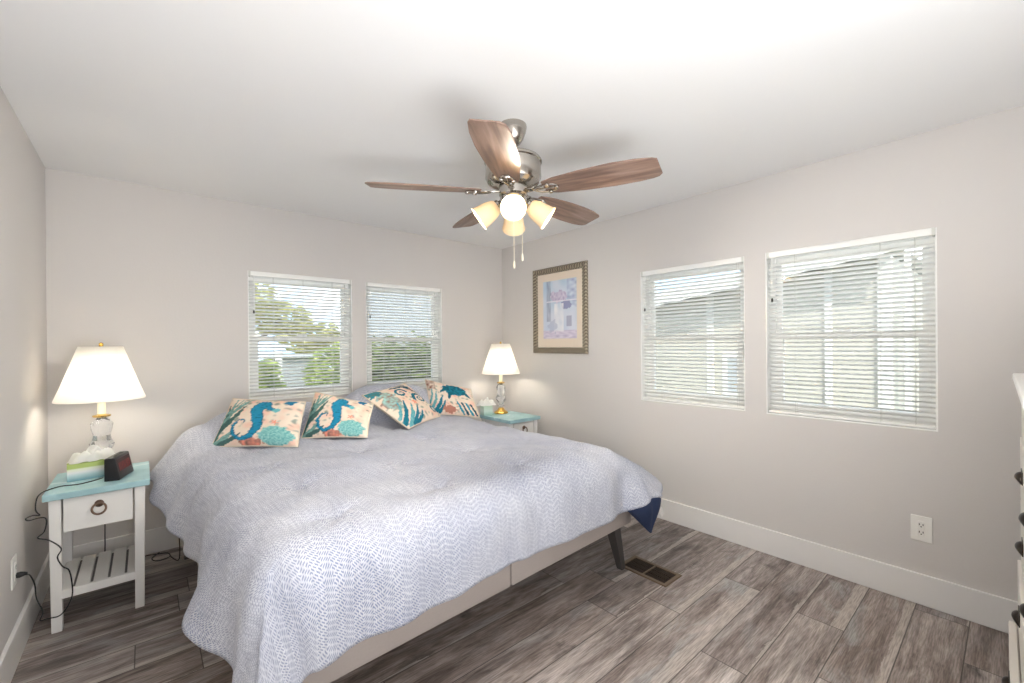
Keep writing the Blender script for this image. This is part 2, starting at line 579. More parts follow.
def prism(bm, poly, z0, z1, mx=None, mat=0, bevel=0.0):
    a = [bm.verts.new((x, y, z0)) for x, y in poly]
    b = [bm.verts.new((x, y, z1)) for x, y in poly]
    n = len(poly)
    fs = [bm.faces.new(a[::-1]), bm.faces.new(b)]
    for i in range(n):
        fs.append(bm.faces.new((a[i], a[(i + 1) % n], b[(i + 1) % n], b[i])))
    for f in fs:
        f.material_index = mat
    vs_ = a + b
    if bevel:
        es = list({e for f in fs[:2] for e in f.edges})
        rb = bmesh.ops.bevel(bm, geom=es, offset=bevel, segments=2, profile=0.5, affect='EDGES')
        vs_ = list({v for f in rb['faces'] for v in f.verts} | {v for v in vs_ if v.is_valid})
    if mx is not None:
        bmesh.ops.transform(bm, matrix=mx, verts=vs_)

def frame_prism(bm, u0, u1, v0, v1, profile, mx, mat=0):
    """mitred rectangular moulding; profile = [(inset, height)] around the section; local u, v, n mapped by mx"""
    rings = []
    for ins, h in profile:
        rings.append([bm.verts.new(mx @ Vector(c)) for c in ((u0 + ins, v0 + ins, h), (u1 - ins, v0 + ins, h), (u1 - ins, v1 - ins, h), (u0 + ins, v1 - ins, h))])
    n = len(rings)
    for k in range(n):
        a, b = rings[k], rings[(k + 1) % n]
        for i in range(4):
            f = bm.faces.new((a[i], a[(i + 1) % 4], b[(i + 1) % 4], b[i]))
            f.material_index = mat

# ------------------------------------------------------------------ room shell
bm = bmesh.new()
box(bm, -TH, W + TH, YF - TH, D + TH, -0.08, 0)
struct(obj('floor', bm, M['floor']))
bm = bmesh.new()
box(bm, -TH, W + TH, YF - TH, D + TH, H, H + 0.1)
struct(obj('ceiling', bm, M['ceiling']))

WIN_B = [(0.962, 1.690, 0.885, 1.806), (1.803, 2.530, 0.885, 1.800)]     # x0, x1, z0, z1 in the back wall
WIN_R = [(1.095, 1.836, 0.845, 1.812), (0.236, 0.976, 0.842, 1.812)]     # y0, y1, z0, z1 in the right wall

def wall(name, a0, a1, holes, fn):
    us = sorted({a0, a1} | {h[0] for h in holes} | {h[1] for h in holes})
    zs = sorted({0.0, H} | {h[2] for h in holes} | {h[3] for h in holes})
    bm = bmesh.new()
    for i in range(len(us) - 1):
        for k in range(len(zs) - 1):
            uc, zc = (us[i] + us[i + 1]) / 2, (zs[k] + zs[k + 1]) / 2
            if any(h[0] < uc < h[1] and h[2] < zc < h[3] for h in holes):
                continue
            box(bm, *fn(us[i], us[i + 1]), zs[k], zs[k + 1])
    bmesh.ops.remove_doubles(bm, verts=bm.verts, dist=1e-5)
    dup = {}
    for f in bm.faces:
        c = f.calc_center_median()
        dup.setdefault((round(c.x, 4), round(c.y, 4), round(c.z, 4)), []).append(f)
    kill = [f for fs in dup.values() if len(fs) > 1 for f in fs]
    bmesh.ops.delete(bm, geom=kill, context='FACES_ONLY')
    return struct(obj(name, bm, M['wall']))

wall('wall_back', 0.0, W, WIN_B, lambda a, b: (a, b, D, D + TH))
wall('wall_right', YF, D + TH, WIN_R, lambda a, b: (W, W + TH, a, b))
wall('wall_left', YF, D + TH, [], lambda a, b: (-TH, 0, a, b))
wall('wall_front', -TH, W + TH, [], lambda a, b: (a, b, YF - TH, YF))

BH, BT = 0.148, 0.015
def base_board(name, x0, x1, y0, y1):
    bm = bmesh.new()
    box(bm, x0, x1, y0, y1, 0, BH, 0.003)
    struct(obj(name, bm, M['trim']))
base_board('baseboard_back', BT, W - BT, D - BT, D)
base_board('baseboard_left', 0, BT, YF, D)
base_board('baseboard_right', W - BT, W, YF, D)

# windows: local u along the wall, v up, n pointing into the room, origin on the wall face
def window(name, u0, u1, z0, z1, mx):
    root = bpy.data.objects.new(name, None)
    COL.objects.link(root)
    struct(root)
    zm = z0 + (z1 - z0) * 0.48
    bm = bmesh.new()
    frame_prism(bm, u0, u1, z0, z1, [(0, -0.118), (0.034, -0.118), (0.034, -0.068), (0, -0.068)], mx)
    frame_prism(bm, u0, u1, z0, z1, [(0, -0.068), (0.006, -0.068), (0.006, -0.004), (0, -0.004)], mx)
    obj('window_frame', bm, M['vinyl'], root)
    bm = bmesh.new()
    frame_prism(bm, u0 + 0.032, u1 - 0.032, zm - 0.02, z1 - 0.032, [(0, -0.112), (0.028, -0.112), (0.028, -0.090), (0, -0.090)], mx)
    obj('upper_sash', bm, M['vinyl'], root)
    bm = bmesh.new()
    frame_prism(bm, u0 + 0.032, u1 - 0.032, z0 + 0.032, zm + 0.022, [(0, -0.090), (0.040, -0.090), (0.040, -0.062), (0, -0.062)], mx)
    box(bm, (u0 + u1) / 2 - 0.035, (u0 + u1) / 2 + 0.035, zm + 0.014, zm + 0.034, -0.075, -0.055, 0.004, 0, mx)
    obj('lower_sash', bm, M['vinyl'], root)
    bm = bmesh.new()
    box(bm, u0 + 0.055, u1 - 0.055, zm + 0.004, z1 - 0.055, -0.1025, -0.0995, 0, 0, mx)
    obj('upper_pane', bm, M['glass'], root)
    bm = bmesh.new()
    box(bm, u0 + 0.066, u1 - 0.066, z0 + 0.066, zm - 0.014, -0.0775, -0.0745, 0, 0, mx)
    obj('lower_pane', bm, M['glass'], root)
    return root

def blind(label, u0, u1, z0, z1, mx, tilt, wand_low=True, cords=(0.22, 0.5, 0.8), drop=0.0):
    g = 0.006
    a0, a1 = u0 + g, u1 - g
    c = (mx @ Vector(((u0 + u1) / 2, z1, 0)))
    root = thing('window_blind', label, 'blind', c, 0, 'white mini blinds in the windows')
    L = Matrix.Translation(-c) @ mx
    NB = -0.024                                              # blind plane, just inside the reveal
    bm = bmesh.new()
    box(bm, a0, a1, z1 - 0.034, z1 - 0.002, NB - 0.016, NB + 0.020, 0.003, 0, L)
    obj('headrail', bm, M['vinyl'], root)
    for s in (a0 - 0.001, a1 - 0.012):
        bm = bmesh.new()
        box(bm, s, s + 0.013, z1 - 0.037, z1 - 0.001, NB - 0.018, NB + 0.023, 0.001, 0, L)
        obj('bracket', bm, M['cord_white'], root)
    zb = z0 + 0.010 + drop
    pitch = 0.0245
    n = int((z1 - 0.045 - zb - 0.014) / pitch)
    bm = bmesh.new()
    prof = []
    for k in range(5):
        q = (k / 4 - .5)
        prof.append((q * 0.0254, 0.0022 * (1 - 4 * q * q)))
    sec = prof + [(x, y - 0.0007) for x, y in prof[::-1]]
    ca, sa = math.cos(tilt), math.sin(tilt)
    for i in range(n):
        z = zb + 0.026 + i * pitch
        rings = []
        for u in (a0 + 0.004, a1 - 0.004):
            rings.append([bm.verts.new(L @ Vector((u, z + x * sa + y * ca, NB + x * ca - y * sa))) for x, y in sec])
        m = len(sec)
        for k in range(m):
            bm.faces.new((rings[0][k], rings[0][(k + 1) % m], rings[1][(k + 1) % m], rings[1][k]))
        bm.faces.new(rings[0]); bm.faces.new(rings[1][::-1])
    obj('slats', bm, M['slat'], root)
    bm = bmesh.new()
    box(bm, a0 + 0.003, a1 - 0.003, zb, zb + 0.013, NB - 0.012, NB + 0.012, 0.003, 0, L)
    obj('bottom_rail', bm, M['vinyl'], root)
    for q in cords:
        u = a0 + (a1 - a0) * q
        bm = bmesh.new()
        for dn in (-0.0135, 0.0135):
            tube(bm, [(u, zb + 0.01, NB + dn), (u, z1 - 0.03, NB + dn)], 0.0011, 5, 0, 1, mx=L)
        obj('ladder_cord', bm, M['cord_white'], root)
    uw = a0 + 0.03 if wand_low else a1 - 0.03
    bm = bmesh.new()
    tube(bm, [(uw, z1 - 0.035, NB + 0.026), (uw, z1 - 0.28, NB + 0.022)], 0.0028, 6, 0, 1, mx=L)
    wd = obj('tilt_wand', bm, M['vinyl'], root)
    bm = bmesh.new()
    lathe(bm, [(0.003, 0), (0.006, 0.006), (0.0055, 0.018), (0.003, 0.024)], 8, L @ Matrix(((1, 0, 0, uw), (0, 0, 1, z1 - 0.30), (0, -1, 0, NB + 0.022), (0, 0, 0, 1))))
    obj('wand_tip', bm, M['slot'], wd)
    return root

MXB = Matrix(((1, 0, 0, 0), (0, 0, -1, D), (0, 1, 0, 0), (0, 0, 0, 1)))          # u->x, v->z, n->-y
MXR = Matrix(((0, 0, -1, W), (1, 0, 0, 0), (0, 1, 0, 0), (0, 0, 0, 1)))          # u->y, v->z, n->-x
TILT = math.radians(28)
for k, (w_, mx) in enumerate(((WIN_B[0], MXB), (WIN_B[1], MXB), (WIN_R[0], MXR), (WIN_R[1], MXR))):
    window('window_%d' % (k + 1), *w_, mx)
blind('white mini blind over the left back window, bright yellow-green trees behind', *WIN_B[0], MXB, TILT)
blind('white mini blind over the back window nearest the corner, dappled hedge behind', *WIN_B[1], MXB, TILT)
blind('white mini blind beside the framed picture, blue sky and siding behind', *WIN_R[0], MXR, TILT, False, (0.06, 0.3, 0.78))
blind('white mini blind above the wall outlet, largest in the photo', *WIN_R[1], MXR, TILT, False, (0.10, 0.28, 0.80))

# ------------------------------------------------------------------ bed
BED_A = math.radians(2.6)
BC = Vector((1.57, 1.373, 0))
BEDM = Matrix.Translation(BC) @ Matrix.Rotation(BED_A, 4, 'Z')
bed = thing('bed', 'low king bed base with greige fabric rails and dark splayed legs', 'bed', BC, BED_A)
HWB, BL = 0.93, 1.98
for s in (-1, 1):
    bm = bmesh.new()
    x0, x1 = (-HWB, -0.002) if s < 0 else (0.002, HWB)
    box(bm, x0, x1, 0, 0.045, 0.258, 0.40, 0.008)
    obj('foot_rail', bm, M['rail_fabric'], bed, 40)
    bm = bmesh.new()
    box(bm, s * HWB - (0.045 if s > 0 else 0), s * HWB + (0.045 if s < 0 else 0), 0.047, BL, 0.258, 0.40, 0.008)
    obj('side_rail', bm, M['rail_fabric'], bed, 40)
bm = bmesh.new()
box(bm, -HWB + 0.05, HWB - 0.05, BL - 0.045, BL, 0.258, 0.40, 0.008)
obj('head_rail', bm, M['rail_fabric'], bed, 40)
bm = bmesh.new()
box(bm, -HWB + 0.047, HWB - 0.047, 0.047, BL - 0.047, 0.27, 0.385)
obj('slat_deck', bm, M['mattress'], bed)
def bed_leg(x, y, dx, dy):
    bm = bmesh.new()
    a, b = 0.030, 0.017
    top = [(x - a, y - a), (x + a, y - a), (x + a, y + a), (x - a, y + a)]
    bot = [(x + dx - b, y + dy - b), (x + dx + b, y + dy - b), (x + dx + b, y + dy + b), (x + dx - b, y + dy + b)]
    t = [bm.verts.new((p[0], p[1], 0.258)) for p in top]
    o = [bm.verts.new((p[0], p[1], 0.0)) for p in bot]
    bm.faces.new(t); bm.faces.new(o[::-1])
    for i in range(4):
        bm.faces.new((o[i], o[(i + 1) % 4], t[(i + 1) % 4], t[i]))
    obj('leg', bm, M['bed_leg'], bed)
bed_leg(HWB - 0.10, 0.06, 0.055, -0.02)
bed_leg(-HWB + 0.10, 0.06, -0.055, -0.02)
bed_leg(HWB - 0.10, BL - 0.08, 0.055, 0.02)
bed_leg(-HWB + 0.10, BL - 0.08, -0.055, 0.02)
bed_leg(0, 1.0, 0, 0)
bm = bmesh.new()
box(bm, -HWB + 0.03, HWB - 0.03, 0.03, BL, 0.40, 0.625, 0.05)
o = obj('mattress', bm, M['mattress'], None, 40)
o.matrix_world = BEDM
tag(o, 'thick pale mattress on the bed base, under the comforter', 'mattress')

# comforter
ZT = 0.675
def head_bump(a, b):
    """the sleeping pillows under the comforter near the wall"""
    def sst(x, e0, e1):
        t = max(0, min(1, (x - e0) / (e1 - e0)))
        return t * t * (3 - 2 * t)
    lobeL = math.exp(-((a + 0.42) / 0.42) ** 4) * 0.165
    lobeR = math.exp(-((a - 0.40) / 0.44) ** 4) * 0.235
    edge = sst(HWB + 0.02 - abs(a), 0.0, 0.12)
    rise = sst(b, 1.52, 1.78) * (1 - 0.55 * sst(b, 1.90, 2.02))
    return (max(lobeL, lobeR) * rise) * edge + 0.02 * sst(b, 1.0, 1.5)
TUFTS = [(a, b) for a in (-0.66, -0.22, 0.22, 0.66) for b in (0.18, 0.58, 0.98, 1.38)]
OVF, OVR = 0.288, 0.425
def ov_left(t):
    """how far the comforter hangs on the left, from the foot to the head"""
    k = max(0.0, min(1.0, (t + 0.05) / 0.75))
    k = k * k * (3 - 2 * k)
    return 0.325 + (0.245 - 0.325) * k
RHO = 0.16
EL, ER, EF = -HWB - 0.025 + RHO, HWB + 0.025 - RHO, -0.025 + RHO
def cloth_point(s, t):
    sc_ = max(EL, min(ER, s))
    tcc = max(EF, t)
    es, et = s - sc_, t - tcc
    r = math.hypot(es, et)
    x, y = sc_, tcc
    puff = 0.030 * (1 - (min(abs(sc_) / HWB, 1)) ** 4)
    z = ZT + puff + head_bump(sc_, tcc)
    for (ta, tb) in TUFTS:
        q = math.hypot(s - ta, t - tb)
        if q < 0.25:
            an = math.atan2(t - tb, s - ta)
            z -= 0.014 * math.exp(-(q / 0.03) ** 2) + (0.014 + 0.007 * math.sin(5 * an + ta * 9)) * math.exp(-(q / 0.11) ** 2)
    z += 0.018 * noise.noise(Vector((s * 3.1, t * 2.4, 1.7))) + 0.010 * noise.noise(Vector((s * 8, t * 8, 4.2)))
    if r > 1e-6:
        dx, dy = es / r, et / r
        corner = 2 * abs(dx * dy)
        if s > 0:
            rc = min((HWB + OVR - ER) / max(abs(dx), 1e-6), (EF + OVF) / max(abs(dy), 1e-6))
            lim = (EF + OVF) * dy * dy + (HWB + OVR - ER) * dx * dx - 0.05 * corner
            rr = r * min(1.0, lim / rc)
            flare = 0.06 + 0.98 * abs(dx) ** 0.85 - 0.25 * min(1, max(0, t - 0.3) / 1.2)
        else:
            ls, lf = ov_left(t) + HWB + EL, EF + OVF
            rc = min(ls / max(abs(dx), 1e-6), lf / max(abs(dy), 1e-6)) if et < 0 else ls
            lim = (lf * dy * dy + ls * dx * dx + 0.07 * corner) if et < 0 else ls
            rr = r * min(1.0, lim / rc)
            head = max(0.0, min(1.0, (t - 0.85) / 0.75))
            flare = 0.03 + 0.10 * corner * (1 if et < 0 else 0) + (0.54 * head + 0.46 * math.exp(-((t - 0.40) / 0.17) ** 2)) * abs(dx)
        te = PI / 2 - max(0.02, flare)
        fl_ = PI / 2 - te
        th_ = rr / RHO
        if th_ < te:
            out, drop = RHO * math.sin(th_), RHO * (1 - math.cos(th_))
        else:
            l = rr - RHO * te
            out = RHO * math.sin(te) + l * math.sin(fl_)
            drop = RHO * (1 - math.cos(te)) + l * math.cos(fl_)
        k = min(1, rr / 0.3)
        along = s if abs(dy) > abs(dx) else t
        out += 0.020 * k * noise.noise(Vector((along * 6.0, rr * 1.5, 9.0))) + 0.008 * k * math.sin(along * 21 + 2 * noise.noise(Vector((along * 3, 0, 0)))) + 0.014 * k
        x += dx * out
        y += dy * out
        z -= drop * (1 + 0.03 * noise.noise(Vector((along * 4, 3, 3))))
    return Vector((x, y, z))

def grid_mesh(bm, nu, nv, fn, uvname=None, uvfn=None):
    vs_ = [[bm.verts.new(fn(i / nu, j / nv)) for i in range(nu + 1)] for j in range(nv + 1)]
    uvl = bm.loops.layers.uv.new(uvname) if uvname else None
    for j in range(nv):
        for i in range(nu):
            f = bm.faces.new((vs_[j][i], vs_[j][i + 1], vs_[j + 1][i + 1], vs_[j + 1][i]))
            if uvl:
                for lp, (a, b) in zip(f.loops, ((i, j), (i + 1, j), (i + 1, j + 1), (i, j + 1))):
                    lp[uvl].uv = uvfn(a / nu, b / nv)
    return vs_
T0, T1 = -OVF, 1.985
def st(u, v):
    t = T0 + (T1 - T0) * v
    a, b = -HWB - ov_left(t), HWB + OVR
    return (a + (b - a) * u, t - 0.10 * (1 - v) * max(0.0, (0.16 - u) / 0.16))
bm = bmesh.new()
grid_mesh(bm, 190, 170, lambda u, v: cloth_point(*st(u, v)), 'cloth', st)
duvet = obj('comforter', bm, [M['duvet'], M['lining']], None, 180)
duvet.matrix_world = BEDM
sol = duvet.modifiers.new('thickness', 'SOLIDIFY')
sol.thickness = 0.022
sol.offset = -1
sol.material_offset = 1
sol.material_offset_rim = 0
tag(duvet, 'pale blue-grey woven comforter with navy lining, spread over the king bed', 'comforter')
# turned-under corner showing the navy lining
inv = BEDM.inverted()
def hem(q):
    """point on the comforter's hem round the right foot corner, q from the foot side to the right side"""
    a = math.radians(85 - 80 * q)
    dx, dy = math.cos(a), -math.sin(a)
    rc = min((HWB + OVR - ER) / dx, (EF + OVF) / -dy)
    return cloth_point(ER + dx * rc * 0.985, EF + dy * rc * 0.985)
C_ = inv @ Vector((2.600, 1.360, 0.190))
bm = bmesh.new()
def flap(u, v):
    e = hem(u) + Vector((-0.004, 0.012, -0.004))
    p = e.lerp(C_, v)
    p += Vector((0, -1, 0)) * (0.028 * math.sin(PI * u) * (1 - v) * math.sin(PI * min(1, v + 0.02)) + 0.006 * math.sin(u * 9 + v * 4) * (1 - v) * v)
    return p
grid_mesh(bm, 20, 20, flap)
bmesh.ops.remove_doubles(bm, verts=bm.verts, dist=1e-4)
fl = obj('lining_corner', bm, M['lining'], duvet, 180)
fl['label'] = 'navy lining'
ms = fl.modifiers.new('thickness', 'SOLIDIFY'); ms.thickness = 0.016; ms.offset = 0
bm = bmesh.new()
box(bm, -0.016, 0.016, -0.0015, 0.0015, -0.060, 0.0, 0.0004, 0, inv @ Matrix.Translation((2.695, 1.352, 0.312)) @ Matrix.Rotation(math.radians(-25), 4, 'Y'))
t_ = obj('care_tag', bm, M['tag_white'], duvet)
t_['label'] = 'small white care tag'

# ------------------------------------------------------------------ printed pillows
def seg_d(p, a, b):
    ax, ay = a; bx, by = b
    dx, dy = bx - ax, by - ay
    L2 = dx * dx + dy * dy or 1e-9
    t = max(0, min(1, ((p[0] - ax) * dx + (p[1] - ay) * dy) / L2))
    return math.hypot(p[0] - ax - t * dx, p[1] - ay - t * dy), t
def poly_d(p, pts, wid):
    best = 9
    for i in range(len(pts) - 1):
        d_, t = seg_d(p, pts[i], pts[i + 1])
        w = wid[i] + (wid[i + 1] - wid[i]) * t
        best = min(best, d_ - w)
    return best
def lerp3(a, b, t):
    return tuple(a[i] + (b[i] - a[i]) * t for i in range(3))
def N(u, v, s, z=0.0):
    return noise.noise(Vector((u * s, v * s, z)))
c3 = lambda r, g, b: srgb(r, g, b)[:3]
BEIGE, TEAL, DTEAL, BLUE, MINT, CORAL, BROWN, GREEN, NAVY = (c3(228, 208, 188), c3(36, 136, 158), c3(18, 74, 92), c3(42, 140, 186), c3(160, 210, 204), c3(236, 152, 130), c3(150, 112, 100), c3(86, 122, 112), c3(20, 60, 80))
def fronds(p, roots, col, c, seed):
    for k, (x0, y0, x1, y1, w) in enumerate(roots):
        mx_, my_ = (x0 + x1) / 2 + 0.04, (y0 + y1) / 2
        d_ = poly_d(p, [(x0, y0), (mx_, my_), (x1, y1)], [w, w * 0.8, w * 0.2])
        if d_ < 0:
            c = lerp3(col, NAVY if (k + seed) % 2 else MINT, 0.35 + 0.35 * N(p[0], p[1], 30, seed))
    return c
def art_seahorse(u, v, seed=0):
    p = (u + 0.014 * N(u, v, 14, seed) + 0.010 * N(u, v, 34, seed + 2), v + 0.014 * N(u, v, 14, seed + 5) + 0.010 * N(u, v, 34, seed + 8))
    c = lerp3(BEIGE, c3(240, 226, 208), 0.5 + 0.5 * N(u, v, 5, seed))
    c = lerp3(c, c3(238, 190, 168), max(0, min(0.8, 1.6 * N(u, v, 6, seed + 30))))
    c = lerp3(c, GREEN, max(0, min(0.7, 2.2 * (abs(N(u, v, 11, seed + 40)) - 0.30))))
    c = fronds(p, [(0.0, 0.05, 0.12, 0.95, 0.045), (0.02, 0.3, 0.30, 0.80, 0.040), (0.03, 0.5, 0.32, 0.98, 0.036), (0.0, 0.1, 0.05, 0.8, 0.045), (0.02, 0.42, 0.24, 0.92, 0.030), (0.01, 0.2, 0.22, 0.62, 0.032),
                   (0.04, 0.02, 0.24, 0.30, 0.045), (0.10, 0.02, 0.34, 0.20, 0.04), (0.02, 0.6, 0.20, 0.95, 0.02)], GREEN, c, seed)
    q = math.hypot((p[0] - 0.76) / 0.20, (p[1] - 0.17) / 0.19) + 0.25 * N(u, v, 18, 2 + seed)
    if q < 1:
        c = lerp3(MINT, c3(96, 168, 168), max(0, min(1, 0.5 + 1.2 * N(u, v, 42, 3))))
    q = math.hypot((p[0] - 0.46) / 0.14, (p[1] - 0.05) / 0.07) + 0.3 * N(u, v, 20, 6)
    if q < 1:
        c = lerp3(BROWN, CORAL, 0.5 + N(u, v, 25, 7))
    st_ = math.hypot(p[0] - 0.73, p[1] - 0.44)
    if st_ < 0.035 + 0.020 * math.cos(5 * math.atan2(p[1] - 0.44, p[0] - 0.73)):
        c = CORAL
    if math.hypot((p[0] - 0.84) / 0.07, (p[1] - 0.94) / 0.08) + 0.4 * N(u, v, 25, 9) < 1:
        c = lerp3(BLUE, DTEAL, 0.4)
    body = [(0.70, 0.70), (0.60, 0.76), (0.53, 0.84), (0.46, 0.72), (0.50, 0.52), (0.53, 0.34), (0.46, 0.16), (0.34, 0.10), (0.25, 0.18), (0.21, 0.34), (0.26, 0.46), (0.34, 0.48), (0.35, 0.42)]
    wid = [0.030, 0.045, 0.095, 0.085, 0.075, 0.060, 0.042, 0.032, 0.026, 0.022, 0.018, 0.014, 0.008]
    d_ = poly_d(p, body, wid) + 0.014 * N(u, v, 40, 11)
    if d_ < 0:
        stp = 0.5 + 0.9 * N(u * 0.7, v * 1.6, 34, 12)
        c = lerp3(TEAL, BLUE, max(0, min(1, stp)))
        if d_ > -0.012 or stp < 0.2:
            c = lerp3(c, DTEAL, 0.6)
    if math.hypot(p[0] - 0.71, p[1] - 0.70) < 0.045:
        c = c3(110, 186, 190)
    return c
def spiral(p, cx, cy, r0, turns, flip, w):
    best = 9
    last = None
    for k in range(26):
        a = k / 25 * turns * 2 * PI
        r = r0 * (1 - k / 30)
        pt = (cx + flip * r * math.cos(a), cy + r * math.sin(a))
        if last:
            d_, _ = seg_d(p, last, pt)
            best = min(best, d_ - w * (1 - k / 40))
        last = pt
    return best
def art_octopus(u, v, seed=3):
    p = (u + 0.014 * N(u, v, 14, seed) + 0.010 * N(u, v, 34, seed + 2), v + 0.014 * N(u, v, 14, seed + 5) + 0.010 * N(u, v, 34, seed + 8))
    c = lerp3(BEIGE, c3(240, 226, 210), 0.5 + 0.5 * N(u, v, 5, seed))
    c = lerp3(c, c3(238, 190, 168), max(0, min(0.8, 1.6 * N(u, v, 6, seed + 30))))
    c = lerp3(c, GREEN, max(0, min(0.7, 2.2 * (abs(N(u, v, 11, seed + 40)) - 0.30))))
    if math.hypot((p[0] - 0.18) / 0.16, (p[1] - 0.62) / 0.28) + 0.5 * N(u, v, 12, 4) < 0.9:
        c = lerp3(BROWN, MINT, 0.5 + 0.9 * N(u, v, 22, 5))
    c = fronds(p, [(0.02, 0.08, 0.34, 0.50, 0.045), (0.10, 0.02, 0.44, 0.40, 0.045), (0.20, 0.02, 0.52, 0.30, 0.04), (0.02, 0.22, 0.22, 0.55, 0.03), (0.30, 0.0, 0.55, 0.18, 0.04)], TEAL, c, seed)
    if math.hypot((p[0] - 0.10) / 0.14, (p[1] - 0.92) / 0.10) + 0.4 * N(u, v, 20, 8) < 1:
        c = lerp3(TEAL, GREEN, 0.5 + N(u, v, 30, 4))
    for sp_ in ((0.50, 0.70, 0.13, 1.3, 1, 0.030), (0.78, 0.46, 0.15, 1.4, -1, 0.034), (0.90, 0.15, 0.10, 1.2, 1, 0.024)):
        if spiral(p, *sp_) < 0:
            c = lerp3(DTEAL, TEAL, 0.4 + 0.6 * N(u, v, 26, 3))
    for ln_ in ([(0.45, 0.90), (0.70, 0.86), (0.92, 0.62)], [(0.60, 0.98), (0.80, 0.80)], [(0.75, 0.99), (0.85, 0.78)]):
        if poly_d(p, ln_, [0.022] * len(ln_)) < 0:
            c = DTEAL
    if math.hypot(p[0] - 0.55, p[1] - 0.40) < 0.045 + 0.02 * math.cos(5 * math.atan2(p[1] - 0.40, p[0] - 0.55)):
        c = CORAL
    return c
def art_turtle(u, v, seed=6):
    p = (u + 0.014 * N(u, v, 14, seed) + 0.010 * N(u, v, 34, seed + 2), v + 0.014 * N(u, v, 14, seed + 5) + 0.010 * N(u, v, 34, seed + 8))
    c = lerp3(BEIGE, c3(240, 226, 210), 0.5 + 0.5 * N(u, v, 5, seed))
    c = lerp3(c, c3(238, 190, 168), max(0, min(0.8, 1.6 * N(u, v, 6, seed + 30))))
    c = lerp3(c, GREEN, max(0, min(0.7, 2.2 * (abs(N(u, v, 11, seed + 40)) - 0.30))))
    c = fronds(p, [(0.04, 0.1, 0.20, 0.62, 0.04), (0.10, 0.04, 0.32, 0.50, 0.045), (0.02, 0.3, 0.10, 0.75, 0.03), (0.2, 0.05, 0.36, 0.36, 0.04)], TEAL, c, seed)
    if u < 0.2 and v > 0.7:
        c = lerp3(BROWN, BEIGE, 0.5 + N(u, v, 16, 3))
    d_ = math.hypot((p[0] - 0.62) / 0.25, (p[1] - 0.76) / 0.20) + 0.15 * N(u, v, 14, 9)
    if d_ < 1:
        c = lerp3(TEAL, DTEAL, 0.5 + 1.1 * N(u, v, 20, 2))
    for fl_ in ([(0.50, 0.62), (0.46, 0.44)], [(0.42, 0.76), (0.30, 0.62)], [(0.82, 0.70), (0.92, 0.58)]):
        if poly_d(p, fl_, [0.05, 0.02]) < 0:
            c = lerp3(DTEAL, TEAL, 0.3)
    for k in range(4):
        x = 0.62 + 0.09 * k
        if poly_d(p, [(x, 0.34), (x + 0.07, 0.03)], [0.022, 0.026]) < 0:
            c = DTEAL if k % 2 else TEAL
    if math.hypot((p[0] - 0.42) / 0.14, (p[1] - 0.12) / 0.10) + 0.4 * N(u, v, 20, 8) < 1:
        c = lerp3(BROWN, CORAL, 0.3)
    return c

def paint(o, cols):
    a = o.data.color_attributes.new('art', 'FLOAT_COLOR', 'POINT')
    a.data.foreach_set('color', [x for c in cols for x in (*c, 1.0)])

def pillow(label, Q, art, thick=0.115):
    BLc, BRc, TRc, TLc = [Vector(q) for q in Q]
    base = (BLc + BRc) / 2
    nrm = ((BRc - BLc).cross(TLc - BLc)).normalized()        # towards the viewer side
    n = 72
    root = thing('throw_pillow', label, 'pillow', base, 0, 'sea life throw pillows on the bed')
    def surf(side):
        def fn(u, v):
            # slightly pinched sides between the four corner points
            uu = u + 0.035 * math.sin(PI * v) * (0.5 - u) * 2 * 0.5
            vv = v + 0.045 * math.sin(PI * u) * (0.5 - v) * 2 * 0.5
            p = (BLc * (1 - uu) + BRc * uu) * (1 - vv) + (TLc * (1 - uu) + TRc * uu) * vv
            h = (max(0.0, 1 - abs(2 * u - 1) ** 2.6) * max(0.0, 1 - abs(2 * v - 1) ** 2.6)) ** 0.55
            h += 0.035 * N(u, v, 5, len(label)) * h
            return p + nrm * side * h * thick / 2 - base
        return fn
    bm = bmesh.new()
    grid_mesh(bm, n, n, surf(1))
    f = obj('pillow_front', bm, M['art'], root, 180)
    cols = [art(i / n, j / n) for j in range(n + 1) for i in range(n + 1)]
    paint(f, cols)
    f['label'] = 'printed sea life cover'
    bm = bmesh.new()
    grid_mesh(bm, n // 2, n // 2, surf(-1))
    b = obj('pillow_back', bm, M['pillow_back'], root, 180)
    b['label'] = 'plain cream back'
    bm = bmesh.new()
    fn = surf(0)
    loop = [fn(k / 10, 0) for k in range(10)] + [fn(1, k / 10) for k in range(10)] + [fn(1 - k / 10, 1) for k in range(10)] + [fn(0, 1 - k / 10) for k in range(11)]
    tube(bm, loop, 0.0045, 6, 0, 1, closed=True)
    obj('piping', bm, M['pillow_back'], root, 180)
    return root

pillow('blue seahorse throw pillow nearest the lit left lamp', [(0.690, 2.930, 0.712), (1.057, 2.604, 0.712), (1.125, 2.700, 0.945), (0.812, 3.051, 0.962)], art_seahorse)
pillow('blue seahorse throw pillow second from the left, lying against its twin', [(1.119, 2.775, 0.722), (1.424, 2.535, 0.722), (1.525, 2.680, 0.897), (1.239, 2.910, 0.978)], lambda u, v: art_seahorse(u, v, 20))
pillow('teal tentacle throw pillow tipped on its edge in the middle', [(1.730, 2.603, 0.722), (2.140, 2.880, 0.725), (1.955, 3.104, 0.975), (1.530, 2.879, 0.935)], art_octopus)
pillow('teal turtle throw pillow nearest the corner of the room', [(2.118, 2.985, 0.731), (2.405, 2.729, 0.705), (2.428, 2.884, 0.910), (2.165, 3.160, 0.990)], art_turtle)

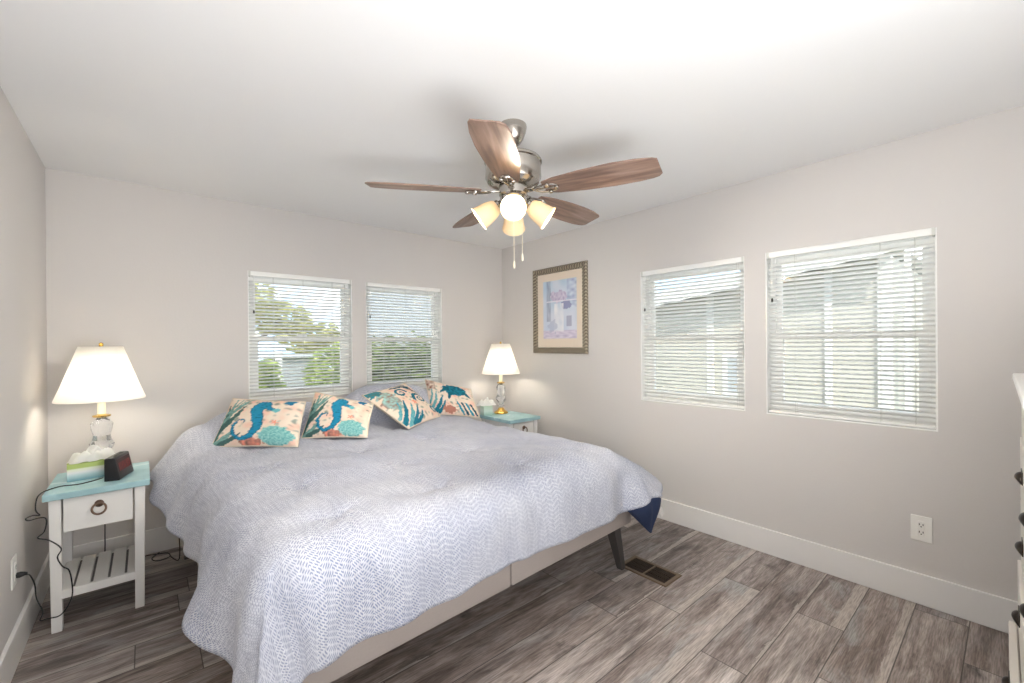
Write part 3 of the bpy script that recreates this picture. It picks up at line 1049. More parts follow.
# ------------------------------------------------------------------ nightstands
NSH = 0.627
def nightstand(label, x0, y0):
    w, dpt = 0.332, 0.42
    root = thing('nightstand', label, 'nightstand', (x0, y0, 0), 0, 'matching white nightstands with teal tops')
    lw = 0.044
    bm = bmesh.new()
    box(bm, -0.014, w + 0.016, -0.022, dpt, NSH - 0.030, NSH, 0.004)
    obj('tabletop', bm, M['teal'], root)
    root.children[-1]['label'] = 'worn teal tabletop'
    for lx in (0, w - lw):
        for ly in (0, dpt - lw - 0.01):
            bm = bmesh.new()
            r = box(bm, lx + 0.002, lx + lw - 0.002, ly + 0.002, ly + lw - 0.002, 0.0, NSH - 0.031, 0.003)
            for v in r:                                   # tapered foot
                if v.co.z < 0.02:
                    cx_ = 0.006 if lx == 0 else -0.006
                    v.co.x = v.co.x * 1.0 + cx_ * (1 if (v.co.x - lx - lw / 2) * cx_ < 0 else 0.2)
            bm2 = bm
            obj('leg', bm2, M['ns_white'], root)
    bm = bmesh.new()
    box(bm, lw, w - lw, dpt - 0.03, dpt - 0.018, 0.43, NSH - 0.031)
    box(bm, 0.008, 0.022, lw, dpt - lw - 0.01, 0.43, NSH - 0.031)
    box(bm, w - 0.022, w - 0.008, lw, dpt - lw - 0.01, 0.43, NSH - 0.031)
    obj('apron', bm, M['ns_white'], root)
    bm = bmesh.new()
    box(bm, lw + 0.004, w - lw - 0.004, 0.004, 0.022, 0.440, NSH - 0.036, 0.003)
    box(bm, lw + 0.010, w - lw - 0.010, 0.022, dpt - 0.06, 0.446, NSH - 0.05)
    dr = obj('drawer', bm, M['ns_white'], root)
    bm = bmesh.new()
    mx = Matrix.Translation((w / 2, 0.003, 0.545)) @ Matrix.Rotation(PI / 2, 4, 'X')
    lathe(bm, [(0.017, 0), (0.016, 0.004), (0.009, 0.009), (0.003, 0.012)], 16, mx)
    cr = [(0.024 * math.sin(2 * PI * k / 20), -0.010 - 0.006 * (1 - math.cos(2 * PI * k / 20)), -0.020 + 0.024 * math.cos(2 * PI * k / 20)) for k in range(21)]
    tube(bm, cr, 0.0045, 8, 0, 1, closed=True, mx=Matrix.Translation((w / 2, 0.003, 0.545)))
    obj('ring_pull', bm, M['ring'], dr, 50)
    bm = bmesh.new()
    zs = 0.155
    sy0, sy1 = 0.003, dpt - 0.014
    box(bm, 0.010, w - 0.010, sy0, sy0 + 0.022, zs - 0.012, zs + 0.026, 0.003)
    box(bm, 0.010, w - 0.010, sy1 - 0.022, sy1, zs - 0.012, zs + 0.010, 0.003)
    nb = 5
    gap = 0.010
    span = (w - 0.044)
    bw = (span - gap * (nb - 1)) / nb
    for k in range(nb):
        a = 0.022 + k * (bw + gap)
        box(bm, a, a + bw, sy0 + 0.015, sy1 - 0.010, zs + 0.010, zs + 0.024, 0.002)
    box(bm, 0.022, w - 0.022, sy0 + 0.02, sy1 - 0.02, zs + 0.004, zs + 0.0095, 0, 1)  # grey sheet under the slats, shade painted into the gaps
    obj('slatted_shelf', bm, [M['ns_white'], M['ns_shadow']], root)
    return root
nsA = nightstand('white nightstand with worn teal top and slatted shelf, left of the bed', 0.078, 2.786)
nsB = copy_tree(nsA)
nsB.location = (2.770, 2.80, 0)
nsB['label'] = 'white nightstand with teal top, mostly hidden past the far side of the bed'

# ------------------------------------------------------------------ table lamps
def table_lamp(label, loc):
    root = thing('table_lamp', label, 'lamp', loc, 0, 'matching crystal table lamps')
    bm = bmesh.new()
    lathe(bm, [(0.062, 0), (0.064, 0.006), (0.060, 0.014), (0.046, 0.022), (0.034, 0.030), (0.026, 0.044), (0.022, 0.052)], 32)
    obj('lamp_base', bm, M['brass'], root, 40)
    bm = bmesh.new()
    fac = lambda a, z: 1.0 + 0.07 * math.cos(6 * a + z * 60)
    lathe(bm, [(0.020, 0.053), (0.030, 0.066), (0.020, 0.082), (0.024, 0.092), (0.042, 0.118), (0.047, 0.136), (0.036, 0.160), (0.031, 0.178), (0.038, 0.210), (0.042, 0.236), (0.030, 0.258), (0.018, 0.268)], 36, None, 0, fac)
    obj('crystal_stem', bm, M['crystal'], root, 25)
    bm = bmesh.new()
    lathe(bm, [(0.012, 0.268), (0.034, 0.272), (0.036, 0.280), (0.016, 0.285), (0.012, 0.286)], 24)
    obj('bobeche', bm, M['brass'], root, 40)
    bm = bmesh.new()
    lathe(bm, [(0.0155, 0.286), (0.0155, 0.394), (0.010, 0.398)], 20)
    obj('candle_sleeve', bm, M['candle'], root, 40)
    bm = bmesh.new()
    lathe(bm, [(0.012, 0.399), (0.014, 0.414), (0.024, 0.444), (0.027, 0.464), (0.020, 0.489), (0.004, 0.498)], 18)
    obj('bulb', bm, M['bulb_lamp'], root, 60)
    z0, z1 = 0.358, 0.628
    bm = bmesh.new()
    pan = lambda a, z: 1.0 - 0.016 * (abs(math.cos(4 * a)) ** 10) + 0.0025 * math.cos(64 * a)
    prof = [(0.172, z0), (0.1725, z0 + 0.006), (0.150, z0 + 0.068), (0.128, z0 + 0.135), (0.106, z0 + 0.202), (0.085, z1)]
    lathe(bm, prof, 128, None, 0, pan, False)
    sh = obj('lamp_shade', bm, M['shade'], root, 30)
    sm = sh.modifiers.new('thickness', 'SOLIDIFY'); sm.thickness = 0.0016
    bm = bmesh.new()
    for k in range(3):
        a = k * 2 * PI / 3
        tube(bm, [(0, 0, z1 - 0.004), (0.083 * math.cos(a), 0.083 * math.sin(a), z1 - 0.004)], 0.0014, 6, 0, 1)
    tube(bm, [(0.012, 0, 0.398), (0.045, 0, 0.434), (0.050, 0, 0.494), (0.030, 0, 0.574), (0.0, 0, z1 - 0.004)], 0.0014, 6)
    tube(bm, [(-0.012, 0, 0.398), (-0.045, 0, 0.434), (-0.050, 0, 0.494), (-0.030, 0, 0.574), (0.0, 0, z1 - 0.004)], 0.0014, 6)
    obj('harp', bm, M['brass'], sh, 60)
    bm = bmesh.new()
    lathe(bm, [(0.004, z1 - 0.004), (0.010, z1), (0.007, z1 + 0.006), (0.010, z1 + 0.013), (0.003, z1 + 0.02)], 14)
    obj('finial', bm, M['brass'], sh, 60)
    return root
lampA = table_lamp('lit table lamp with white shade behind the black clock, on the left nightstand', (0.236, 3.135, NSH))
lampA.scale = (1.04, 1.04, 1.04)
lampB = copy_tree(lampA)
lampB.location = (2.957, 3.145, NSH)
lampB['label'] = 'lit table lamp with white shade beneath the framed picture, in the far corner'

# ------------------------------------------------------------------ tissue boxes
def tissue_box(label, loc, rz, dx, dy, dz, mat, seed):
    root = thing('tissue_box', label, 'tissue box', loc, rz)
    bm = bmesh.new()
    box(bm, -dx / 2, dx / 2, -dy / 2, dy / 2, 0, dz, 0.002)
    obj('carton', bm, mat, root)
    bm = bmesh.new()
    def fn(u, v):
        a, r = u * 2 * PI, v
        rad = (0.018 + 0.048 * r ** 1.1) * (1 + 0.25 * math.sin(2 * a + seed) + 0.22 * N(math.cos(a), math.sin(a), 2.2, seed))
        zz = dz + 0.002 + 0.046 * math.sin(PI * min(1, r * 1.05)) * (1 + 0.5 * N(math.cos(a), math.sin(a), 1.8, seed + 3)) + 0.006 * math.sin(7 * a + 9 * r)
        zz = max(zz, dz + 0.002) if r < 0.9 else max(zz, dz + 0.003)
        return Vector((rad * math.cos(a) * 1.15, rad * math.sin(a) * 0.75, zz))
    grid_mesh(bm, 40, 12, fn)
    def fn2(u, v):
        return Vector(((u - .5) * 0.06 + 0.012 * math.sin(9 * v), (0.02 + 0.02 * v) * math.sin(6 * u + seed) * 0.5, dz - 0.004 + 0.085 * v * (0.6 + 0.4 * math.sin(PI * u))))
    grid_mesh(bm, 14, 10, fn2)
    obj('tissue', bm, M['tissue'], root, 180)
    return root
tissue_box('green and white tissue box with a tissue puffed out, beside the black clock', (0.208, 3.014, NSH), math.radians(5), 0.180, 0.09, 0.080, M['tbox'], 1.0)
tissue_box('small mint tissue box in front of the corner lamp, behind the turtle pillow', (2.800, 3.165, NSH), math.radians(-12), 0.09, 0.08, 0.085, M['tbox_mint'], 2.5)

# ------------------------------------------------------------------ alarm clock
ck = thing('alarm_clock', 'black wedge alarm clock with red digits on the left nightstand', 'clock', (0.258, 2.851, NSH), math.radians(73))
# local x along the long side, local -y towards the screen
bm = bmesh.new()
sec = [(0.0, 0.0), (-0.056, 0.0), (-0.060, 0.006), (-0.040, 0.106), (-0.034, 0.110), (-0.004, 0.110), (0.0, 0.104)]
mx = Matrix(((0, 0, 1, 0), (1, 0, 0, 0), (0, 1, 0, 0), (0, 0, 0, 1)))
prism(bm, sec, 0.0, 0.165, mx, 0, 0.002)
obj('clock_case', bm, M['clock_black'], ck, 40)
def clock_art(u, v):
    c = c3(52, 34, 36)
    g = 0
    for x in (0.18, 0.40, 0.62, 0.82):
        for (a, b) in (((x - .06, .25), (x - .04, .75)), ((x + .06, .25), (x + .07, .75)), ((x - .05, .75), (x + .07, .75)), ((x - .06, .25), (x + .06, .25))):
            d_, _ = seg_d((u, v), a, b)
            g = max(g, math.exp(-(d_ / 0.035) ** 2) * (0.6 + 0.4 * N(u, v, 9, x * 7)))
    return lerp3(c, c3(150, 52, 48), g)
bm = bmesh.new()
nx, nz = 60, 34
vs_ = grid_mesh(bm, nx, nz, lambda u, v: Vector((0.010 + 0.145 * u, -0.0590 + 0.0183 * (0.10 + 0.82 * v) - 0.0008, 0.006 + 0.100 * (0.07 + 0.85 * v))))
o = obj('clock_display', bm, M['print'], ck)
paint(o, [clock_art(i / nx, j / nz) for j in range(nz + 1) for i in range(nx + 1)])
o['label'] = 'dark display with dim red digits'
bm = bmesh.new()
for k in range(4):
    box(bm, 0.03 + k * 0.03, 0.05 + k * 0.03, -0.028, -0.014, 0.1095, 0.1125, 0.001)
obj('clock_buttons', bm, M['slot'], ck)

# ------------------------------------------------------------------ outlets and cords
def outlet(label, mx, plugged=False):
    root = thing('wall_outlet', label, 'outlet', mx.translation, 0, 'white wall outlets')
    L = Matrix.Translation(-mx.translation) @ mx
    bm = bmesh.new()
    box(bm, -0.0385, 0.0385, -0.061, 0.061, 0.0, 0.006, 0.0025, 0, L)
    obj('cover_plate', bm, M['outlet'], root)
    bm = bmesh.new()
    box(bm, -0.0125, 0.0125, -0.036, 0.036, 0.005, 0.009, 0.002, 0, L)
    for s in (-1, 1):
        for u in (-0.0065, 0.0065):
            box(bm, u - 0.0016, u + 0.0016, s * 0.018 - 0.002, s * 0.018 + 0.007, 0.0085, 0.0094, 0, 1, L)
        box(bm, -0.0025, 0.0025, s * 0.018 - 0.010, s * 0.018 - 0.0055, 0.0085, 0.0094, 0, 1, L)
    obj('receptacle', bm, [M['outlet'], M['slot']], root)
    return root
outlet('white wall outlet under the large right window, nothing plugged in', MXR @ Matrix.Translation((0.296, 0.366, 0)))
MXL = Matrix(((0, 0, 1, 0), (-1, 0, 0, 0), (0, 1, 0, 0), (0, 0, 0, 1)))
outlet('white wall outlet low on the left wall with a black plug in it', MXL @ Matrix.Translation((-2.630, 0.372, 0)))

bm = bmesh.new()
tube(bm, [(0.250, 2.940, 0.629), (0.215, 2.900, 0.630), (0.165, 2.875, 0.630), (0.110, 2.890, 0.630), (0.075, 2.850, 0.631), (0.058, 2.800, 0.632), (0.048, 2.775, 0.615), (0.046, 2.765, 0.57),
          (0.060, 2.752, 0.548), (0.040, 2.755, 0.552), (0.018, 2.76, 0.542), (0.026, 2.765, 0.530), (0.060, 2.750, 0.538), (0.080, 2.744, 0.528), (0.074, 2.744, 0.477), (0.054, 2.744, 0.454), (0.088, 2.744, 0.434),
          (0.124, 2.744, 0.387), (0.112, 2.744, 0.351), (0.128, 2.744, 0.306), (0.149, 2.744, 0.278), (0.158, 2.744, 0.184), (0.145, 2.744, 0.130), (0.118, 2.744, 0.093), (0.082, 2.744, 0.095), (0.058, 2.75, 0.094),
          (0.066, 2.755, 0.127), (0.046, 2.77, 0.182), (0.038, 2.79, 0.240), (0.034, 2.72, 0.310), (0.034, 2.64, 0.345), (0.026, 2.634, 0.352)], 0.0026, 7)
cbl = obj('power_cord', bm, M['black'], None, 60)
tag(cbl, 'black cord dangling from the clock down the nightstand to the wall plug', 'cord')
bm = bmesh.new()
lathe(bm, [(0.011, 0.0), (0.012, 0.010), (0.008, 0.022), (0.004, 0.030)], 12, Matrix(((0, 0, 1, 0.010), (0, 1, 0, 2.630), (-1, 0, 0, 0.354), (0, 0, 0, 1))))
pl = obj('plug', bm, M['black'], cbl, 40)
bm = bmesh.new()
tube(bm, [(0.250, 3.215, 0.620), (0.246, 3.225, 0.50), (0.240, 3.24, 0.35), (0.238, 3.26, 0.20), (0.240, 3.30, 0.012), (0.30, 3.40, 0.005), (0.40, 3.44, 0.005), (0.45, 3.43, 0.005), (0.51, 3.40, 0.005), (0.515, 3.33, 0.005), (0.46, 3.315, 0.005),
          (0.435, 3.37, 0.006), (0.47, 3.43, 0.010)], 0.0028, 7)
tag(obj('lamp_cord', bm, M['black'], None, 60), 'dark cord hanging behind the left nightstand and coiled once on the floor', 'cord')
bm = bmesh.new()
tube(bm, [(0.452, 3.16, 0.440), (0.470, 3.17, 0.42), (0.490, 3.18, 0.37), (0.535, 3.19, 0.27), (0.556, 3.20, 0.17), (0.558, 3.22, 0.02), (0.53, 3.30, 0.005), (0.52, 3.36, 0.005)], 0.003, 7)
tag(obj('electric_cord', bm, M['bronze'], None, 60), 'thin dark cord hanging along the head end of the comforter near the wall', 'cord')

# ------------------------------------------------------------------ floor vent
vt = thing('floor_vent', 'bronze louvered floor register beside the right bed leg', 'vent', (2.548, 1.335, 0))
bm = bmesh.new()
hw, hl = 0.085, 0.150
mxv = Matrix.Identity(4)
frame_prism(bm, -hw, hw, -hl, hl, [(0, 0.0005), (0.004, 0.006), (0.022, 0.006), (0.024, 0.0005)], mxv)
box(bm, -hw + 0.022, hw - 0.022, -0.005, 0.005, 0.001, 0.0055)
obj('vent_frame', bm, M['vent_frame'], vt)
bm = bmesh.new()
box(bm, -hw + 0.02, hw - 0.02, -hl + 0.02, hl - 0.02, 0.0003, 0.0009)
for k in range(23):
    y = -hl + 0.028 + k * (2 * hl - 0.056) / 22
    if abs(y) < 0.007:
        continue
    box(bm, -hw + 0.022, hw - 0.022, y - 0.0022, y + 0.0022, 0.001, 0.0048)
for x in (-0.02, 0.02):
    box(bm, x - 0.0015, x + 0.0015, -hl + 0.022, hl - 0.022, 0.001, 0.0044)
obj('vent_louver', bm, M['vent_dark'], vt)

# ------------------------------------------------------------------ framed picture
PY0, PY1, PZ0, PZ1 = 2.338, 2.997, 1.188, 1.976
pc = (W, (PY0 + PY1) / 2, (PZ0 + PZ1) / 2)
pic = thing('framed_picture', 'framed pastel print in an antique silver frame on the right wall', 'picture', pc)
LP = Matrix.Translation(-Vector(pc)) @ MXR
bm = bmesh.new()
frame_prism(bm, PY0, PY1, PZ0, PZ1, [(0, 0.001), (0, 0.018), (0.008, 0.028), (0.018, 0.030), (0.030, 0.024), (0.038, 0.018), (0.044, 0.016), (0.050, 0.020), (0.055, 0.012), (0.055, 0.001)], LP)
obj('picture_frame', bm, M['frame'], pic, 30)
bm = bmesh.new()
box(bm, PY0 + 0.05, PY1 - 0.05, PZ0 + 0.05, PZ1 - 0.05, 0.002, 0.007, 0, 0, LP)
obj('mat_board', bm, M['mat_board'], pic)
def art_print(u, v):
    # pale winter garden: sky, arch, blossom, steps, urn
    c = lerp3(c3(206, 214, 230), c3(186, 206, 222), v)
    c = lerp3(c, c3(226, 226, 236), max(0, min(1, 0.5 + 1.2 * N(u, v, 4, 1))) * 0.6)
    if v < 0.14:
        c = lerp3(c3(196, 186, 208), c3(222, 214, 228), 0.5 + N(u, v * 4, 8, 2))
    if 0.10 < u < 0.24 and v > 0.30:
        c = lerp3(c, c3(136, 146, 172), 0.55 + 0.5 * N(u * 3, v, 7, 3))
    if u > 0.72 and v > 0.52:
        c = lerp3(c, c3(150, 160, 196), 0.35 + 0.8 * N(u, v * 2, 9, 4))
    if 0.70 < u < 0.86 and 0.2 < v < 0.38:
        c = lerp3(c, c3(150, 150, 178), 0.7)
    d_ = math.hypot((u - 0.5) / 0.26, (v - 0.72) / 0.10) + 0.5 * N(u, v, 13, 5)
    if d_ < 1:
        c = lerp3(c3(216, 208, 224), c3(180, 170, 200), max(0, min(1, 0.5 + N(u, v, 20, 6))))
    d_ = math.hypot((u - 0.70) / 0.16, (v - 0.58) / 0.09) + 0.5 * N(u, v, 12, 8)
    if d_ < 0.9:
        c = c3(146, 150, 186)
    if 0.34 < u < 0.62 and 0.12 < v < 0.60:
        c = lerp3(c, c3(238, 238, 242), 0.55 + 0.6 * N(u, v, 9, 7))
    if abs(v - 0.64) < 0.012 and u > 0.1:
        c = lerp3(c, c3(236, 232, 240), 0.8)
    if math.hypot((u - 0.3) / 0.16, (v - 0.22) / 0.13) + 0.6 * N(u, v, 12, 9) < 0.8:
        c = lerp3(c, c3(170, 176, 200), 0.5)
    return c
bm = bmesh.new()
nu, nv = 60, 96
a0, a1, b0, b1 = PY0 + 0.122, PY1 - 0.128, PZ0 + 0.135, PZ1 - 0.125
# picture reads left to right as the wall runs towards smaller y
grid_mesh(bm, nu, nv, lambda u, v: LP @ Vector((a1 + (a0 - a1) * u, b0 + (b1 - b0) * v, 0.0078)))
o = obj('art_print', bm, M['print'], pic)
paint(o, [art_print(i / nu, j / nv) for j in range(nv + 1) for i in range(nu + 1)])
o['label'] = 'pale blue and lilac print'

# ------------------------------------------------------------------ ceiling fan
FC = Vector((1.695, 1.485, H))
fan = thing('ceiling_fan', 'brushed nickel ceiling fan with five brown blades and four lit shades', 'ceiling fan', FC)
bm = bmesh.new()
lathe(bm, [(0.062, 0.0), (0.064, -0.010), (0.060, -0.030), (0.048, -0.062), (0.030, -0.086), (0.018, -0.092)], 36)
obj('canopy', bm, M['nickel'], fan, 40)
bm = bmesh.new()
lathe(bm, [(0.0125, -0.088), (0.0125, -0.128), (0.030, -0.130), (0.032, -0.142)], 20)
obj('downrod', bm, M['nickel'], fan, 40)
bm = bmesh.new()
lathe(bm, [(0.036, -0.136), (0.090, -0.142), (0.124, -0.156), (0.131, -0.166), (0.131, -0.172), (0.125, -0.176), (0.128, -0.240), (0.118, -0.262), (0.094, -0.276), (0.070, -0.280)], 48)
obj('motor_housing', bm, M['nickel'], fan, 35)
bm = bmesh.new()
lathe(bm, [(0.060, -0.279), (0.066, -0.284), (0.066, -0.318), (0.058, -0.326), (0.062, -0.332), (0.062, -0.362), (0.050, -0.378), (0.030, -0.388), (0.012, -0.394)], 36)
obj('light_fitter', bm, M['nickel'], fan, 35)
ZB = -0.306
def blade_outline():
    pts = []
    L0, L1 = 0.205, 0.655
    up = [(0.150, 0.042), (0.200, 0.056), (0.33, 0.074), (0.45, 0.080), (0.55, 0.077), (0.605, 0.071), (0.630, 0.063), (0.643, 0.046)]
    dn = [(0.634, -0.054), (0.616, -0.064), (0.55, -0.075), (0.45, -0.079), (0.33, -0.072), (0.200, -0.056), (0.150, -0.042)]
    return up + dn
for k in range(5):
    ang = math.radians(5.5 + 72 * k)
    mx = Matrix.Translation((0, 0, ZB)) @ Matrix.Rotation(ang, 4, 'Z')
    mp = mx @ Matrix.Rotation(math.radians(-12), 4, 'X')
    bm = bmesh.new()
    prism(bm, blade_outline(), -0.003, 0.003, None, 0, 0.0015)
    bl = obj('blade', bm, M['blade'], fan, 40)
    bl.matrix_local = mp
    bm = bmesh.new()
    box(bm, 0.060, 0.110, -0.014, 0.014, -0.004, 0.004, 0.002)
    tube(bm, [(0.105, 0.008, -0.004), (0.140, 0.022, -0.0065), (0.175, 0.026, -0.0065), (0.205, 0.018, -0.0065), (0.212, 0, -0.0065), (0.205, -0.018, -0.0065), (0.175, -0.026, -0.0065), (0.140, -0.022, -0.0065), (0.105, -0.008, -0.004)], 0.005, 8)
    tube(bm, [(0.105, 0, -0.004), (0.15, 0, -0.0065), (0.21, 0, -0.0065)], 0.0045, 8)
    for (sx, sy_) in ((0.175, 0.026), (0.175, -0.026), (0.210, 0)):
        lathe(bm, [(0.008, -0.016), (0.010, -0.013), (0.010, -0.004)], 12, Matrix.Translation((sx, sy_, 0)))
    bi = obj('blade_bracket', bm, M['nickel'], bl, 40)
    bi['label'] = 'nickel blade bracket'
for k in range(4):
    az = math.radians(229 + 90 * k)
    til = math.radians(55)
    mx = Matrix.Translation((0, 0, -0.350)) @ Matrix.Rotation(az, 4, 'Z') @ Matrix.Translation((0.050, 0, 0)) @ Matrix.Rotation(PI - til, 4, 'Y')
    # local +z runs out along the shade axis
    bm = bmesh.new()
    lathe(bm, [(0.014, -0.010), (0.016, 0.012), (0.026, 0.020), (0.028, 0.040), (0.022, 0.044)], 20, mx)
    obj('shade_holder', bm, M['nickel'], fan, 40)
    bm = bmesh.new()
    prof = [(0.026, 0.030), (0.034, 0.038), (0.043, 0.062), (0.048, 0.090), (0.052, 0.118), (0.057, 0.134), (0.054, 0.133), (0.049, 0.116), (0.045, 0.090), (0.040, 0.062), (0.031, 0.040), (0.024, 0.034)]
    lathe(bm, prof, 36, mx, 0, None, False)
    sh = obj('lamp_shade', bm, M['fan_glass'], fan, 60)
    sh['label'] = 'cream glass shade'
    bm = bmesh.new()
    lathe(bm, [(0.010, 0.042), (0.013, 0.050), (0.022, 0.066), (0.024, 0.078), (0.019, 0.091), (0.004, 0.098)], 18, mx)
    b_ = obj('bulb', bm, M['bulb'], sh, 60)
    b_['label'] = 'glowing bulb'
for (dx, dy, z1, zb) in ((-0.030, -0.036, -0.376, -0.660), (0.016, -0.040, -0.376, -0.622)):
    bm = bmesh.new()
    tube(bm, [(dx, dy, z1), (dx, dy, zb + 0.03)], 0.0013, 6, 0, 1)
    for i in range(40):
        z = z1 + (zb + 0.03 - z1) * i / 39
        lathe(bm, [(0.0006, z - 0.002), (0.0020, z), (0.0006, z + 0.002)], 6, Matrix.Translation((dx, dy, 0)))
    lathe(bm, [(0.002, zb + 0.034), (0.0045, zb + 0.026), (0.0055, zb + 0.008), (0.003, zb)], 12, Matrix.Translation((dx, dy, 0)))
    obj('pull_chain', bm, M['candle'], fan, 50)

# ------------------------------------------------------------------ dresser at the right edge
DA = math.radians(0.8)
dro = thing('dresser', 'tall white dresser with dark cup pulls at the right edge', 'dresser', (2.30, -0.023, 0), DA)
DW, DD = 1.02, 0.42
hw = DW / 2
bm = bmesh.new()
box(bm, -hw, hw, -DD, 0.0, 0.02, 1.118, 0.003)
obj('carcass', bm, M['dresser'], dro)
bm = bmesh.new()
box(bm, -hw - 0.014, hw + 0.014, -DD, 0.020, 1.128, 1.153, 0.005)
box(bm, -hw - 0.007, hw + 0.007, -DD, 0.010, 1.110, 1.129, 0.004)
obj('dresser_top', bm, M['dresser_top'], dro)
for (z0, z1, outp) in ((0.710, 0.925, 0.004), (0.490, 0.700, 0.004), (0.262, 0.480, 0.012), (0.040, 0.250, 0.034)):
    bm = bmesh.new()
    box(bm, -hw + 0.006, hw - 0.006, outp - 0.020, outp, z0, z1, 0.003)
    box(bm, -hw + 0.03, hw - 0.03, -DD + 0.03, outp - 0.019, z0 + 0.02, z1 - 0.03)
    dw = obj('drawer', bm, M['dresser'], dro)
    zc = {0.710: 0.832, 0.490: 0.606, 0.262: 0.378, 0.040: 0.150}[z0]
    for s in (-0.242, 0.256):
        bm = bmesh.new()
        seg, rg = 12, 7
        def cup(u, v):
            a = PI * u
            q = PI / 2 * v
            return Vector((s + 0.038 * math.cos(a) * math.cos(q * 0.55) , outp + 0.018 * math.sin(q) * (0.35 + 0.65 * math.sin(a)) , zc - 0.018 + 0.034 * math.sin(a) * math.cos(q * 0.7)))
        grid_mesh(bm, seg, rg, cup)
        box(bm, s - 0.040, s + 0.040, outp - 0.0005, outp + 0.003, zc - 0.020, zc + 0.020, 0.001)
        o = obj('cup_pull', bm, M['pull'], dw, 60)
        sm = o.modifiers.new('thickness', 'SOLIDIFY'); sm.thickness = 0.002

# ------------------------------------------------------------------ outside
bm = bmesh.new()
box(bm, -12, 26, -12, 30, -0.75, -0.70)
struct(obj('ground', bm, M['sand']))
XN = 6.4
nh = thing('neighbor_house', 'beige lap-sided house outside the right windows', 'house', (XN, 3.4, -0.70))
LN = Matrix.Translation((-XN, -3.4, 0.70))
yA, yB = 0.86, 6.6
zr = lambda y: 2.06 - 0.135 * (y - 1.9)
bm = bmesh.new()
for (xa, xb) in ((XN, XN + 4.0),):
    v = [bm.verts.new(LN @ Vector(p)) for p in ((xa, yA, -0.7), (xa, yB, -0.7), (xa, yB, zr(yB)), (xa, yA, zr(yA)), (xb, yA, -0.7), (xb, yB, -0.7), (xb, yB, zr(yB)), (xb, yA, zr(yA)))]
    for q in ((0, 1, 2, 3), (4, 5, 6, 7), (0, 1, 5, 4), (2, 3, 7, 6), (0, 3, 7, 4), (1, 2, 6, 5)):
        bm.faces.new([v[i] for i in q])
obj('siding_wall', bm, M['siding'], nh)
def slope_box(bm, xa, xb, ya, yb, dz0, dz1):
    v = [bm.verts.new(LN @ Vector(p)) for p in ((xa, ya, zr(ya) + dz0), (xa, yb, zr(yb) + dz0), (xa, yb, zr(yb) + dz1), (xa, ya, zr(ya) + dz1), (xb, ya, zr(ya) + dz0), (xb, yb, zr(yb) + dz0), (xb, yb, zr(yb) + dz1), (xb, ya, zr(ya) + dz1))]
    for q in ((0, 1, 2, 3), (4, 5, 6, 7), (0, 1, 5, 4), (2, 3, 7, 6), (0, 3, 7, 4), (1, 2, 6, 5)):
        bm.faces.new([v[i] for i in q])
bm = bmesh.new()
slope_box(bm, XN - 0.35, XN + 4.2, yA - 0.1, yB + 0.3, 0.06, 0.12)
obj('roof', bm, M['roof'], nh)
bm = bmesh.new()
slope_box(bm, XN - 0.38, XN - 0.35, yA - 0.1, yB + 0.3, -0.05, 0.13)
obj('fascia', bm, M['white_out'], nh)
for (y0, y1, z0, z1) in ((2.02, 2.58, 0.55, 1.14), (4.4, 5.2, 0.5, 1.2)):
    bm = bmesh.new()
    frame_prism(bm, y0, y1, z0, z1, [(0, 0), (0.06, 0), (0.06, 0.03), (0, 0.03)], LN @ Matrix(((0, 0, -1, XN), (1, 0, 0, 0), (0, 1, 0, 0), (0, 0, 0, 1))))
    wf = obj('window', bm, M['white_out'], nh)
    bm = bmesh.new()
    box(bm, XN - 0.012, XN + 0.01, y0 + 0.05, y1 - 0.05, z0 + 0.05, z1 - 0.05, 0, 0, LN)
    obj('pane', bm, M['shed'], wf)
for (y, w_) in ((1.385, 0.035), (2.74, 0.045), (yA + 0.03, 0.06)):
    bm = bmesh.new()
    box(bm, XN - 0.05, XN - 0.001, y - w_, y + w_, -0.7, zr(y) - 0.02, 0.006, 0, LN)
    obj('downspout', bm, M['white_out'], nh)
for k, (y, w_) in enumerate(((0.70, 0.05), (0.42, 0.07), (0.06, 0.05))):
    p = thing('carport_post', ['white carport post nearest the corner of the beige house', 'white carport post between two others', 'white carport post farthest from the beige house'][k], 'post', (XN - 0.1, y, -0.7), 0, 'white posts beyond the large right window')
    bm = bmesh.new()
    box(bm, -w_ / 2, w_ / 2, -w_ / 2, w_ / 2, 0.0, 2.9, 0.006)
    obj('shaft', bm, M['white_out'], p)
    bm = bmesh.new()
    box(bm, -w_ / 2 - 0.03, w_ / 2 + 0.03, -w_ / 2 - 0.03, w_ / 2 + 0.03, 0.0, 0.05, 0.004)
    obj('base_plate', bm, M['white_out'], p)
fw = thing('far_house', 'pale house wall beyond the carport posts', 'house', (11.5, -1.0, -0.7))
bm = bmesh.new()
box(bm, 0, 3, -3.5, 3.2, 0, 2.7)
obj('stucco_wall', bm, M['far_wall'], fw)
bm = bmesh.new()
box(bm, -0.4, 3.4, -3.8, 3.5, 2.7, 2.85, 0.02)
obj('roof', bm, M['roof'], fw)

